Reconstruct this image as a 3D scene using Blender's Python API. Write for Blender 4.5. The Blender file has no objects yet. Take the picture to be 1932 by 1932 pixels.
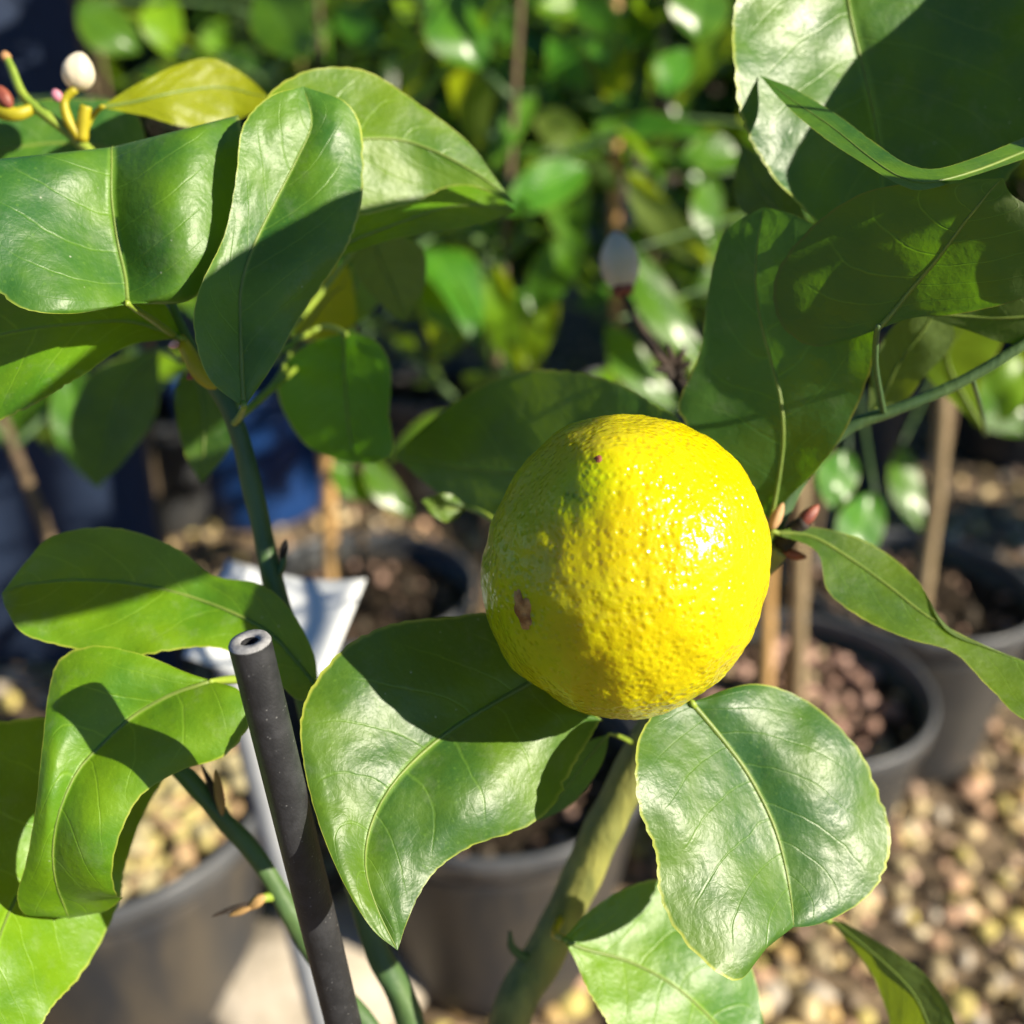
import bpy, bmesh, math, random
import numpy as np
from mathutils import Vector, Matrix, noise, Quaternion

# ------------------------------------------------------------------ camera, sky, sun, exposure
scene = bpy.context.scene
PITCH = math.radians(25.0)
CAM = Vector((0.0, 0.0, 1.0))
RIGHT = Vector((1, 0, 0))
UP = Vector((0, math.sin(PITCH), math.cos(PITCH)))
FWD = Vector((0, math.cos(PITCH), -math.sin(PITCH)))
cd = bpy.data.cameras.new('camera')
cam = bpy.data.objects.new('camera', cd)
scene.collection.objects.link(cam)
cam.location = CAM
cam.rotation_euler = (math.radians(90) - PITCH, 0, 0)
cd.sensor_width = 36.0
cd.lens = 36.0
cd.clip_start = 0.01
cd.clip_end = 300.0
cd.dof.use_dof = True
cd.dof.focus_distance = 0.236
cd.dof.aperture_fstop = 7.2
scene.camera = cam

SUN = (0.80 * RIGHT + 0.28 * UP - 0.53 * FWD).normalized()
world = bpy.data.worlds.new('World')
scene.world = world
world.use_nodes = True
wn = world.node_tree
wn.nodes.clear()
sky = wn.nodes.new('ShaderNodeTexSky')
sky.sky_type = 'NISHITA'
sky.sun_disc = False
sky.sun_elevation = math.asin(SUN.z)
sky.sun_rotation = math.atan2(SUN.x, SUN.y)
bg = wn.nodes.new('ShaderNodeBackground')
bg.inputs['Strength'].default_value = 0.05
sky.ozone_density = 10.0
sky.dust_density = 0.0
wo = wn.nodes.new('ShaderNodeOutputWorld')
wn.links.new(sky.outputs[0], bg.inputs[0])
wn.links.new(bg.outputs[0], wo.inputs[0])
ld = bpy.data.lights.new('sun', 'SUN')
ld.energy = 5.0
ld.angle = math.radians(0.53)
ld.color = (1.0, 0.905, 0.72)
sun = bpy.data.objects.new('sun', ld)
scene.collection.objects.link(sun)
sun.rotation_euler = SUN.to_track_quat('Z', 'Y').to_euler()
vs = scene.view_settings
vs.view_transform = 'Standard'
vs.look = 'None'
vs.exposure = 1.0
vs.gamma = 1.0
vs.use_curve_mapping = False
scene.render.engine = 'CYCLES'
scene.cycles.use_denoising = True
scene.cycles.use_adaptive_sampling = True
scene.cycles.adaptive_threshold = 0.02
scene.cycles.max_bounces = 6
scene.cycles.diffuse_bounces = 2
scene.cycles.glossy_bounces = 2
scene.cycles.transmission_bounces = 4
scene.cycles.sample_clamp_indirect = 6.0

COL = scene.collection
random.seed(7)
rng = np.random.default_rng(11)
FW = 1932.0


def P(x, y, d):
    """a point seen at (x, y) of the photograph, d centimetres along the view axis"""
    d = d / 100.0
    return CAM + RIGHT * ((x - 966) / FW * d) + UP * ((966 - y) / FW * d) + FWD * d


def on_plane(x, y, z):
    r = RIGHT * ((x - 966) / FW) + UP * ((966 - y) / FW) + FWD
    return CAM + r * ((z - CAM.z) / r.z)


# ------------------------------------------------------------------ object helpers
def mesh_obj(name, verts, faces, mat, parent=None, smooth=True, uv=None):
    me = bpy.data.meshes.new(name)
    me.from_pydata([tuple(v) for v in verts], [], faces)
    if smooth:
        me.polygons.foreach_set('use_smooth', [True] * len(me.polygons))
    if uv is not None:
        lay = me.uv_layers.new(name='UVMap')
        idx = np.zeros(len(me.loops), dtype=np.int32)
        me.loops.foreach_get('vertex_index', idx)
        lay.data.foreach_set('uv', np.asarray(uv, dtype=np.float32)[idx].ravel())
    me.materials.append(mat)
    me.update()
    o = bpy.data.objects.new(name, me)
    COL.objects.link(o)
    if parent is not None:
        o.parent = parent
        o.matrix_parent_inverse = Matrix.Translation(parent.location).inverted()
    return o


def thing(name, loc, label, cat, group=None):
    o = bpy.data.objects.new(name, None)
    COL.objects.link(o)
    o.location = loc
    o.empty_display_size = 0.02
    o['label'] = label
    o['category'] = cat
    if group:
        o['group'] = group
    return o


def tag(o, label=None, cat=None, group=None, kind=None):
    if label: o['label'] = label
    if cat: o['category'] = cat
    if group: o['group'] = group
    if kind: o['kind'] = kind
    return o


def crom(pts, n):
    """Catmull-Rom through rows of numbers"""
    p = np.asarray(pts, dtype=float)
    k = len(p)
    ext = np.vstack([2 * p[0] - p[1], p, 2 * p[-1] - p[-2]])
    out = []
    for t in np.linspace(0, k - 1, n):
        i = min(int(t), k - 2)
        f = t - i
        a, b, c, d = ext[i], ext[i + 1], ext[i + 2], ext[i + 3]
        out.append(0.5 * ((2 * b) + (c - a) * f + (2 * a - 5 * b + 4 * c - d) * f * f + (3 * b - a - 3 * c + d) * f ** 3))
    return np.array(out)


def tube_geo(pts, radii, seg=10, n=None, cap=True, wob=0.0):
    pts = np.array([list(p) for p in pts], dtype=float)
    data = np.hstack([pts, np.array(radii, dtype=float)[:, None]])
    if n:
        data = crom(data, n)
    c = data[:, :3]
    r = np.maximum(data[:, 3], 1e-5)
    T = np.gradient(c, axis=0)
    T /= np.linalg.norm(T, axis=1)[:, None] + 1e-12
    ref = np.array([0.31, 0.87, 0.38]) if abs(T[0] @ np.array([0.31, 0.87, 0.38])) < 0.9 else np.array([1.0, 0, 0])
    verts = []
    N = np.cross(T[0], ref)
    for i in range(len(c)):
        N = N - T[i] * (N @ T[i])
        N /= np.linalg.norm(N) + 1e-12
        B = np.cross(T[i], N)
        for k in range(seg):
            a = 2 * math.pi * k / seg
            rr = r[i] * (1 + (wob * noise.noise(Vector(c[i] * 90) + Vector((math.cos(a), math.sin(a), 0))) if wob else 0))
            verts.append(c[i] + rr * (math.cos(a) * N + math.sin(a) * B))
    faces = []
    for i in range(len(c) - 1):
        for k in range(seg):
            k2 = (k + 1) % seg
            faces.append((i * seg + k, i * seg + k2, (i + 1) * seg + k2, (i + 1) * seg + k))
    if cap:
        faces.append(tuple(range(seg - 1, -1, -1)))
        faces.append(tuple((len(c) - 1) * seg + k for k in range(seg)))
    return verts, faces


def tube(name, pts, radii, mat, parent=None, seg=10, n=None, cap=True, wob=0.0):
    v, f = tube_geo(pts, radii, seg, n, cap, wob)
    return mesh_obj(name, v, f, mat, parent)


def lathe_geo(profile, seg=48, origin=(0, 0, 0), close=False):
    v, f = [], []
    ox, oy, oz = origin
    m = len(profile)
    for k in range(seg):
        a = 2 * math.pi * k / seg
        for (r, z) in profile:
            v.append((ox + r * math.cos(a), oy + r * math.sin(a), oz + z))
    for k in range(seg):
        k2 = (k + 1) % seg
        for j in range(m if close else m - 1):
            j2 = (j + 1) % m
            f.append((k * m + j, k2 * m + j, k2 * m + j2, k * m + j2))
    return v, f


# ------------------------------------------------------------------ materials
def new_mat(name):
    m = bpy.data.materials.new(name)
    m.use_nodes = True
    nt = m.node_tree
    nt.nodes.clear()
    out = nt.nodes.new('ShaderNodeOutputMaterial')
    return m, nt, out


def N(nt, kind, **kw):
    n = nt.nodes.new(kind)
    for k, v in kw.items():
        setattr(n, k, v)
    return n


def math_n(nt, op, a, b=None, c=None, clamp=False):
    n = nt.nodes.new('ShaderNodeMath')
    n.operation = op
    n.use_clamp = clamp
    for i, v in enumerate((a, b, c)):
        if v is None:
            continue
        if isinstance(v, (int, float)):
            n.inputs[i].default_value = v
        else:
            nt.links.new(v, n.inputs[i])
    return n.outputs[0]


def mix_c(nt, fac, a, b):
    n = nt.nodes.new('ShaderNodeMix')
    n.data_type = 'RGBA'
    for sock, v in ((n.inputs[0], fac), (n.inputs[6], a), (n.inputs[7], b)):
        if isinstance(v, (int, float)):
            sock.default_value = v
        elif isinstance(v, tuple):
            sock.default_value = (*v, 1)
        else:
            nt.links.new(v, sock)
    return n.outputs[2]


def ss(nt, x, lo, hi):
    n = nt.nodes.new('ShaderNodeMapRange')
    n.interpolation_type = 'SMOOTHSTEP'
    nt.links.new(x, n.inputs[0])
    n.inputs[1].default_value = lo
    n.inputs[2].default_value = hi
    return n.outputs[0]


def tex_noise(nt, vec, scale, detail=3, rough=0.5):
    n = nt.nodes.new('ShaderNodeTexNoise')
    n.inputs['Scale'].default_value = scale
    n.inputs['Detail'].default_value = detail
    n.inputs['Roughness'].default_value = rough
    if vec is not None:
        nt.links.new(vec, n.inputs['Vector'])
    return n.outputs[0]


def leaf_mat(name, c1, c2, trans, under, edge=(0.42, 0.46, 0.06), rough=0.43, tfac=0.19, veins=8.0, detail=True, spec=0.5, coat=0.0):
    m, nt, out = new_mat(name)
    L = nt.links
    uv = N(nt, 'ShaderNodeUVMap', uv_map='UVMap')
    sep = N(nt, 'ShaderNodeSeparateXYZ')
    L.new(uv.outputs[0], sep.inputs[0])
    u, v = sep.outputs[0], sep.outputs[1]
    cu = math_n(nt, 'SUBTRACT', u, 0.5)
    a = math_n(nt, 'MULTIPLY', math_n(nt, 'ABSOLUTE', cu), 2.0)
    side = math_n(nt, 'MULTIPLY', math_n(nt, 'SIGN', cu), 0.22)
    geo = N(nt, 'ShaderNodeNewGeometry')
    pos = geo.outputs['Position']
    info = N(nt, 'ShaderNodeObjectInfo')
    rnd = info.outputs['Random']
    mott = tex_noise(nt, pos, 55, 4)
    # side veins, curving towards the tip, a little irregular
    wob = math_n(nt, 'MULTIPLY', math_n(nt, 'SUBTRACT', mott, 0.5), 0.5)
    s = math_n(nt, 'SUBTRACT', math_n(nt, 'MULTIPLY', v, veins), math_n(nt, 'MULTIPLY', math_n(nt, 'POWER', a, 1.3), 2.0))
    s = math_n(nt, 'ADD', math_n(nt, 'ADD', s, side), wob)
    dv = math_n(nt, 'ABSOLUTE', math_n(nt, 'SUBTRACT', math_n(nt, 'FRACT', s), 0.5))
    vein = math_n(nt, 'SUBTRACT', 1.0, ss(nt, dv, 0.0, 0.045))
    vein = math_n(nt, 'MULTIPLY', vein, math_n(nt, 'SUBTRACT', 1.0, ss(nt, a, 0.55, 0.92)))
    big = tex_noise(nt, pos, 21, 2)
    col = mix_c(nt, ss(nt, math_n(nt, 'ADD', math_n(nt, 'MULTIPLY', mott, 0.55), math_n(nt, 'MULTIPLY', big, 0.5)), 0.36, 0.70), c1, c2)
    hsv = N(nt, 'ShaderNodeHueSaturation')
    L.new(col, hsv.inputs['Color'])
    L.new(math_n(nt, 'ADD', 0.482, math_n(nt, 'MULTIPLY', rnd, 0.03)), hsv.inputs['Hue'])
    L.new(math_n(nt, 'ADD', 0.85, math_n(nt, 'MULTIPLY', rnd, 0.35)), hsv.inputs['Value'])
    col = hsv.outputs[0]
    pale = tuple(min(1, x * 1.7 + 0.03) for x in c2)
    col = mix_c(nt, math_n(nt, 'MULTIPLY', vein, 0.22), col, pale)
    midm = math_n(nt, 'SUBTRACT', 1.0, ss(nt, a, 0.015, 0.05))
    col = mix_c(nt, math_n(nt, 'MULTIPLY', midm, 0.55), col, pale)
    edgem = math_n(nt, 'MULTIPLY', math_n(nt, 'MULTIPLY', ss(nt, a, 0.962, 0.992), 0.62), math_n(nt, 'ADD', 0.35, ss(nt, mott, 0.3, 0.65)), clamp=True)
    col = mix_c(nt, edgem, col, edge)
    if detail:
        vo = N(nt, 'ShaderNodeTexVoronoi')
        vo.inputs['Scale'].default_value = 420
        L.new(pos, vo.inputs['Vector'])
        dots = math_n(nt, 'SUBTRACT', 1.0, ss(nt, vo.outputs['Distance'], 0.10, 0.22))
        col = mix_c(nt, math_n(nt, 'MULTIPLY', dots, 0.16), col, pale)
        vd = N(nt, 'ShaderNodeTexVoronoi')
        vd.inputs['Scale'].default_value = 210
        L.new(pos, vd.inputs['Vector'])
        dust = math_n(nt, 'SUBTRACT', 1.0, ss(nt, vd.outputs['Distance'], 0.035, 0.075))
        dust = math_n(nt, 'MULTIPLY', dust, ss(nt, tex_noise(nt, pos, 30, 2), 0.5, 0.62))
        col = mix_c(nt, math_n(nt, 'MULTIPLY', dust, 0.55), col, (0.5, 0.52, 0.42))
    if detail:
        ve = N(nt, 'ShaderNodeTexVoronoi', feature='DISTANCE_TO_EDGE')
        ve.inputs['Scale'].default_value = 560
        L.new(pos, ve.inputs['Vector'])
        net = math_n(nt, 'SUBTRACT', 1.0, ss(nt, ve.outputs['Distance'], 0.0, 0.09))
        col = mix_c(nt, math_n(nt, 'MULTIPLY', net, 0.05), col, pale)
        # water marks and fine dust film
        film = ss(nt, tex_noise(nt, pos, 120, 5, 0.7), 0.52, 0.72)
        col = mix_c(nt, math_n(nt, 'MULTIPLY', film, 0.10), col, (0.36, 0.38, 0.30))
    ucol = mix_c(nt, math_n(nt, 'MULTIPLY', vein, 0.5), mix_c(nt, ss(nt, mott, 0.3, 0.7), under, tuple(x * 0.8 for x in under)), tuple(min(1, x * 1.8) for x in under))
    bf = geo.outputs['Backfacing']
    base = mix_c(nt, bf, col, ucol)
    pr = N(nt, 'ShaderNodeBsdfPrincipled')
    L.new(base, pr.inputs['Base Color'])
    rg = math_n(nt, 'ADD', rough - 0.06, math_n(nt, 'MULTIPLY', mott, 0.12))
    rg = math_n(nt, 'ADD', rg, math_n(nt, 'MULTIPLY', bf, 0.16))
    if detail:
        rg = math_n(nt, 'ADD', rg, math_n(nt, 'MULTIPLY', film, 0.08))
    L.new(rg, pr.inputs['Roughness'])
    pr.inputs['Specular IOR Level'].default_value = spec
    pr.inputs['Coat Weight'].default_value = coat
    pr.inputs['Coat Roughness'].default_value = 0.42
    h = math_n(nt, 'MULTIPLY', vein, -0.22)
    if detail:
        h = math_n(nt, 'ADD', h, math_n(nt, 'MULTIPLY', tex_noise(nt, pos, 700, 2), 0.22))
        h = math_n(nt, 'ADD', h, math_n(nt, 'MULTIPLY', tex_noise(nt, pos, 190, 3), 1.5))
        h = math_n(nt, 'ADD', h, math_n(nt, 'MULTIPLY', net, -0.035))
    bm = N(nt, 'ShaderNodeBump')
    bm.inputs['Strength'].default_value = 0.5
    bm.inputs['Distance'].default_value = 0.0006
    L.new(h, bm.inputs['Height'])
    L.new(bm.outputs[0], pr.inputs['Normal'])
    tr = N(nt, 'ShaderNodeBsdfTranslucent')
    tcol = mix_c(nt, math_n(nt, 'MULTIPLY', vein, 0.4), trans, tuple(min(1, x * 1.5 + .02) for x in trans))
    L.new(mix_c(nt, edgem, tcol, tuple(min(1, x * 1.6) for x in edge)), tr.inputs['Color'])
    L.new(bm.outputs[0], tr.inputs['Normal'])
    mx = N(nt, 'ShaderNodeMixShader')
    mx.inputs[0].default_value = tfac
    L.new(pr.outputs[0], mx.inputs[1])
    L.new(tr.outputs[0], mx.inputs[2])
    L.new(mx.outputs[0], out.inputs['Surface'])
    return m


def simple_mat(name, c1, c2, scale=60, rough=0.5, bump=0.3, bdist=0.001, spec=0.5, stretch=None, trans=None, tfac=0.0, attr=None):
    m, nt, out = new_mat(name)
    L = nt.links
    tc = N(nt, 'ShaderNodeTexCoord')
    vec = tc.outputs['Object']
    if stretch:
        mp = N(nt, 'ShaderNodeMapping')
        mp.inputs['Scale'].default_value = stretch
        L.new(vec, mp.inputs['Vector'])
        vec = mp.outputs[0]
    n1 = tex_noise(nt, vec, scale, 5, 0.6)
    col = mix_c(nt, ss(nt, n1, 0.32, 0.68), c1, c2)
    pr = N(nt, 'ShaderNodeBsdfPrincipled')
    L.new(col, pr.inputs['Base Color'])
    pr.inputs['Roughness'].default_value = rough
    pr.inputs['Specular IOR Level'].default_value = spec
    bm = N(nt, 'ShaderNodeBump')
    bm.inputs['Strength'].default_value = bump
    bm.inputs['Distance'].default_value = bdist
    L.new(tex_noise(nt, vec, scale * 3, 4, 0.6), bm.inputs['Height'])
    L.new(bm.outputs[0], pr.inputs['Normal'])
    if trans:
        tr = N(nt, 'ShaderNodeBsdfTranslucent')
        tr.inputs['Color'].default_value = (*trans, 1)
        mx = N(nt, 'ShaderNodeMixShader')
        mx.inputs[0].default_value = tfac
        L.new(pr.outputs[0], mx.inputs[1])
        L.new(tr.outputs[0], mx.inputs[2])
        L.new(mx.outputs[0], out.inputs['Surface'])
    else:
        L.new(pr.outputs[0], out.inputs['Surface'])
    return m


M = {}
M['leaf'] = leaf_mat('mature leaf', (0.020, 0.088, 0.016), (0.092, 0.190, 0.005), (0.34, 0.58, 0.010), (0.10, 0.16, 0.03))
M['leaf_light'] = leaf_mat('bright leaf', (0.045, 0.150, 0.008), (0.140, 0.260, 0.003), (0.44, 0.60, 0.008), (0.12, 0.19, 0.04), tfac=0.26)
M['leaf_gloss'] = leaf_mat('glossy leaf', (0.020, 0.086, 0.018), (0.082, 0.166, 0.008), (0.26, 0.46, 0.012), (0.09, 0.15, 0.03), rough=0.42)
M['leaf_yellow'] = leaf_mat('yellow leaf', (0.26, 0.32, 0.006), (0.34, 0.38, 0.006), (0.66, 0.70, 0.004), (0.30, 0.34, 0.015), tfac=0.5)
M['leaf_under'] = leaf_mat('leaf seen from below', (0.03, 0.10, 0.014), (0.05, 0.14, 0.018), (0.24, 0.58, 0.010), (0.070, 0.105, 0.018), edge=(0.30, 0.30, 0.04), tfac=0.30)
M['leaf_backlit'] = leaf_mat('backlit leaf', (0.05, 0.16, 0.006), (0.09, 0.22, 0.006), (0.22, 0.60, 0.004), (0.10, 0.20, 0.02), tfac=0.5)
M['leaf_bg'] = leaf_mat('nursery leaf', (0.036, 0.12, 0.010), (0.070, 0.19, 0.010), (0.34, 0.60, 0.010), (0.09, 0.15, 0.04), detail=False, rough=0.30, tfac=0.28)
M['leaf_bg_young'] = leaf_mat('nursery young leaf', (0.13, 0.28, 0.008), (0.20, 0.36, 0.008), (0.58, 0.74, 0.010), (0.16, 0.24, 0.04), detail=False, rough=0.36, tfac=0.42, coat=0.2)
M['leaf_far_shade'] = leaf_mat('far leaf darkened for shade', (0.012, 0.045, 0.008), (0.030, 0.080, 0.008), (0.16, 0.32, 0.010), (0.05, 0.09, 0.03), detail=False, rough=0.34, tfac=0.2, coat=0.0)  # shade of the far crowns put into a darker leaf colour
M['midrib'] = simple_mat('midrib', (0.17, 0.26, 0.045), (0.23, 0.31, 0.06), 120, 0.45, 0.2, trans=(0.5, 0.6, 0.05), tfac=0.25)
M['petiole'] = simple_mat('petiole', (0.18, 0.28, 0.03), (0.27, 0.35, 0.04), 120, 0.45, 0.3)
M['stem_green'] = simple_mat('green stem', (0.045, 0.10, 0.035), (0.085, 0.15, 0.045), 70, 0.5, 0.5, stretch=(1, 1, 0.25))
M['stem_olive'] = simple_mat('olive stem', (0.12, 0.14, 0.04), (0.32, 0.31, 0.08), 90, 0.6, 0.9, stretch=(1, 1, 0.2))
M['stem_brown'] = simple_mat('brown bark', (0.09, 0.06, 0.035), (0.16, 0.11, 0.06), 90, 0.8, 0.8, stretch=(1, 1, 0.2))
M['bud_white'] = simple_mat('white petal', (0.80, 0.66, 0.46), (0.84, 0.76, 0.60), 90, 0.5, 0.2, trans=(0.8, 0.75, 0.6), tfac=0.25)
M['bud_pink'] = simple_mat('pink petal', (0.55, 0.20, 0.28), (0.66, 0.35, 0.38), 90, 0.5, 0.2)
M['bud_yellow'] = simple_mat('yellow bud stalk', (0.44, 0.42, 0.02), (0.60, 0.50, 0.03), 90, 0.45, 0.2, trans=(0.8, 0.65, 0.03), tfac=0.3)
M['bud_tan'] = simple_mat('tan bract', (0.55, 0.30, 0.13), (0.65, 0.40, 0.2), 120, 0.6, 0.3, trans=(0.7, 0.4, 0.15), tfac=0.25)
M['bud_red'] = simple_mat('red bud', (0.16, 0.035, 0.03), (0.26, 0.07, 0.04), 120, 0.5, 0.3)
M['dead'] = simple_mat('dried calyx', (0.018, 0.013, 0.010), (0.05, 0.03, 0.02), 120, 0.8, 0.5)
M['dead_brown'] = simple_mat('dried petal', (0.30, 0.17, 0.06), (0.42, 0.26, 0.10), 150, 0.8, 0.5)
M['pot'] = simple_mat('black nursery plastic', (0.028, 0.030, 0.034), (0.06, 0.058, 0.056), 14, 0.42, 0.25, bdist=0.0015, stretch=(1, 1, 0.35))
M['pot_rim'] = simple_mat('grey pot rim', (0.06, 0.064, 0.072), (0.11, 0.115, 0.125), 20, 0.4, 0.25, bdist=0.001)
M['pot_dusty'] = simple_mat('dusty grey plastic', (0.024, 0.026, 0.032), (0.074, 0.062, 0.048), 18, 0.6, 0.3, bdist=0.0015, stretch=(1, 1, 0.25))
M['soil'] = simple_mat('potting soil', (0.018, 0.013, 0.009), (0.055, 0.038, 0.024), 90, 0.95, 1.0, bdist=0.006, spec=0.2)
M['bamboo'] = simple_mat('bamboo', (0.46, 0.26, 0.09), (0.60, 0.37, 0.15), 25, 0.5, 0.3, stretch=(1, 1, 0.1))
M['wood_grey'] = simple_mat('weathered wood', (0.24, 0.17, 0.09), (0.36, 0.27, 0.15), 25, 0.7, 0.4, stretch=(1, 1, 0.1))
M['blue'] = simple_mat('blue plastic', (0.005, 0.034, 0.14), (0.007, 0.045, 0.18), 10, 0.45, 0.2)
M['white_tag'] = simple_mat('white plastic label', (0.70, 0.73, 0.76), (0.78, 0.80, 0.82), 40, 0.4, 0.1)
M['grey_pipe'] = simple_mat('grey pipe', (0.22, 0.23, 0.25), (0.30, 0.31, 0.33), 40, 0.45, 0.2)
M['stone_pale'] = simple_mat('pale stone', (0.42, 0.36, 0.28), (0.56, 0.49, 0.40), 30, 0.85, 0.6, bdist=0.003)


def tube_plastic():
    m, nt, out = new_mat('black stake plastic')
    L = nt.links
    tc = N(nt, 'ShaderNodeTexCoord')
    ob = tc.outputs['Object']
    base = mix_c(nt, ss(nt, tex_noise(nt, ob, 160, 4, 0.65), 0.35, 0.7), (0.017, 0.018, 0.021), (0.034, 0.035, 0.040))
    vo = N(nt, 'ShaderNodeTexVoronoi')
    vo.inputs['Scale'].default_value = 900
    L.new(ob, vo.inputs['Vector'])
    sp = math_n(nt, 'SUBTRACT', 1.0, ss(nt, vo.outputs['Distance'], 0.12, 0.26))
    sp = math_n(nt, 'MULTIPLY', sp, ss(nt, tex_noise(nt, ob, 420, 2), 0.5, 0.66))
    base = mix_c(nt, math_n(nt, 'MULTIPLY', sp, 0.28), base, (0.42, 0.42, 0.42))
    pr = N(nt, 'ShaderNodeBsdfPrincipled')
    L.new(base, pr.inputs['Base Color'])
    pr.inputs['Roughness'].default_value = 0.46
    bm = N(nt, 'ShaderNodeBump')
    bm.inputs['Strength'].default_value = 0.35
    bm.inputs['Distance'].default_value = 0.0003
    L.new(tex_noise(nt, ob, 1500, 3), bm.inputs['Height'])
    L.new(bm.outputs[0], pr.inputs['Normal'])
    L.new(pr.outputs[0], out.inputs['Surface'])
    return m


M['tube'] = tube_plastic()
M['tube_cut'] = simple_mat('cut tube end', (0.22, 0.22, 0.23), (0.34, 0.34, 0.35), 900, 0.7, 0.4, bdist=0.0002)


def attr_mat(name, attr, rough=0.8, bump=0.5, scale=160, bdist=0.002):
    m, nt, out = new_mat(name)
    L = nt.links
    at = N(nt, 'ShaderNodeAttribute', attribute_name=attr)
    geo = N(nt, 'ShaderNodeNewGeometry')
    n1 = tex_noise(nt, geo.outputs['Position'], scale, 4, 0.6)
    hsv = N(nt, 'ShaderNodeHueSaturation')
    L.new(at.outputs['Color'], hsv.inputs['Color'])
    L.new(math_n(nt, 'ADD', 0.65, math_n(nt, 'MULTIPLY', n1, 0.7)), hsv.inputs['Value'])
    pr = N(nt, 'ShaderNodeBsdfPrincipled')
    L.new(hsv.outputs[0], pr.inputs['Base Color'])
    pr.inputs['Roughness'].default_value = rough
    bm = N(nt, 'ShaderNodeBump')
    bm.inputs['Strength'].default_value = bump
    bm.inputs['Distance'].default_value = bdist
    L.new(n1, bm.inputs['Height'])
    L.new(bm.outputs[0], pr.inputs['Normal'])
    L.new(pr.outputs[0], out.inputs['Surface'])
    return m


M['pebble'] = attr_mat('pebble', 'tint')

# ------------------------------------------------------------------ ground and gravel
def grid_ground():
    m, nt, out = new_mat('gritty ground')
    L = nt.links
    geo = N(nt, 'ShaderNodeNewGeometry')
    pos = geo.outputs['Position']
    vo = N(nt, 'ShaderNodeTexVoronoi')
    vo.inputs['Scale'].default_value = 38
    L.new(pos, vo.inputs['Vector'])
    base = mix_c(nt, ss(nt, tex_noise(nt, pos, 9, 5), 0.35, 0.65), (0.07, 0.05, 0.035), (0.17, 0.12, 0.075))
    sepc = N(nt, 'ShaderNodeSeparateColor')
    L.new(vo.outputs['Color'], sepc.inputs[0])
    base = mix_c(nt, math_n(nt, 'MULTIPLY', sepc.outputs[0], 0.5), base, (0.33, 0.24, 0.14))
    pr = N(nt, 'ShaderNodeBsdfPrincipled')
    L.new(base, pr.inputs['Base Color'])
    pr.inputs['Roughness'].default_value = 0.95
    bm = N(nt, 'ShaderNodeBump')
    bm.inputs['Strength'].default_value = 0.8
    bm.inputs['Distance'].default_value = 0.01
    L.new(vo.outputs['Distance'], bm.inputs['Height'])
    bm.invert = True
    L.new(bm.outputs[0], pr.inputs['Normal'])
    L.new(pr.outputs[0], out.inputs['Surface'])
    return m


g = mesh_obj('ground', [(-80, -80, 0), (80, -80, 0), (80, 80, 0), (-80, 80, 0)], [(0, 1, 2, 3)], grid_ground(), smooth=False)
tag(g, 'brown gritty ground under the gravel and the pots', 'ground', kind='structure')

TINTS = [(0.56, 0.42, 0.20), (0.60, 0.47, 0.26), (0.50, 0.34, 0.14), (0.54, 0.34, 0.22), (0.62, 0.52, 0.34), (0.46, 0.29, 0.18),
         (0.34, 0.27, 0.15), (0.52, 0.43, 0.14), (0.20, 0.15, 0.10), (0.44, 0.38, 0.30), (0.57, 0.40, 0.28)]


def pebble_shapes(k=8, sub=2):
    out = []
    for i in range(k):
        bm = bmesh.new()
        bmesh.ops.create_icosphere(bm, subdivisions=sub, radius=1.0)
        off = Vector((i * 7.3, i * 3.1, i))
        sc = Vector((random.uniform(0.8, 1.25), random.uniform(0.7, 1.0), random.uniform(0.5, 0.75)))
        for v in bm.verts:
            n = noise.noise(v.co * 0.9 + off) * 0.35 + noise.noise(v.co * 2.1 + off) * 0.12
            v.co = Vector((v.co.x * sc.x, v.co.y * sc.y, v.co.z * sc.z)) * (1 + n)
        bm.verts.ensure_lookup_table()
        out.append((np.array([v.co[:] for v in bm.verts]), np.array([[v.index for v in f.verts] for f in bm.faces])))
        bm.free()
    return out


SHAPES1 = pebble_shapes(8, 1)
SHAPES2 = pebble_shapes(8, 2)


def scatter(name, items, mat, parent=None, shapes=SHAPES1):
    """items: (x, y, z, size, tint) -> one mesh of stones"""
    V, F, T = [], [], []
    base = 0
    for (x, y, z, s, tint) in items:
        sv, sf = shapes[random.randrange(len(shapes))]
        q = Quaternion((random.gauss(0, .3), random.gauss(0, .3), 1), random.uniform(0, 6.28)).to_matrix()
        R = np.array(q)
        vv = sv @ R.T * s + np.array([x, y, z])
        V.append(vv)
        F.append(sf + base)
        T.append(np.tile(np.array([*tint, 1.0]), (len(vv), 1)))
        base += len(vv)
    V = np.vstack(V); F = np.vstack(F); T = np.vstack(T)
    o = mesh_obj(name, V, F.tolist(), mat, parent)
    a = o.data.color_attributes.new('tint', 'FLOAT_COLOR', 'POINT')
    a.data.foreach_set('color', T.astype(np.float32).ravel())
    return o


items = []
for _ in range(7600):
    y = 0.45 + 3.1 * random.random() ** 1.35
    x = random.uniform(-0.85, 0.95) * (0.55 + 0.55 * y)
    s = random.choice([0.007, 0.010, 0.013, 0.016, 0.020]) * random.uniform(0.8, 1.2)
    t = random.choice(TINTS)
    k = random.uniform(0.75, 1.25)
    items.append((x, y, s * random.uniform(0.1, 0.65), s, tuple(c * k for c in t)))
gr = scatter('gravel', items, M['pebble'])
tag(gr, 'tan and pinkish gravel spread between the nursery pots', 'gravel', kind='stuff')

# ------------------------------------------------------------------ pots
POT_H, POT_R = 0.28, 0.17


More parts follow.
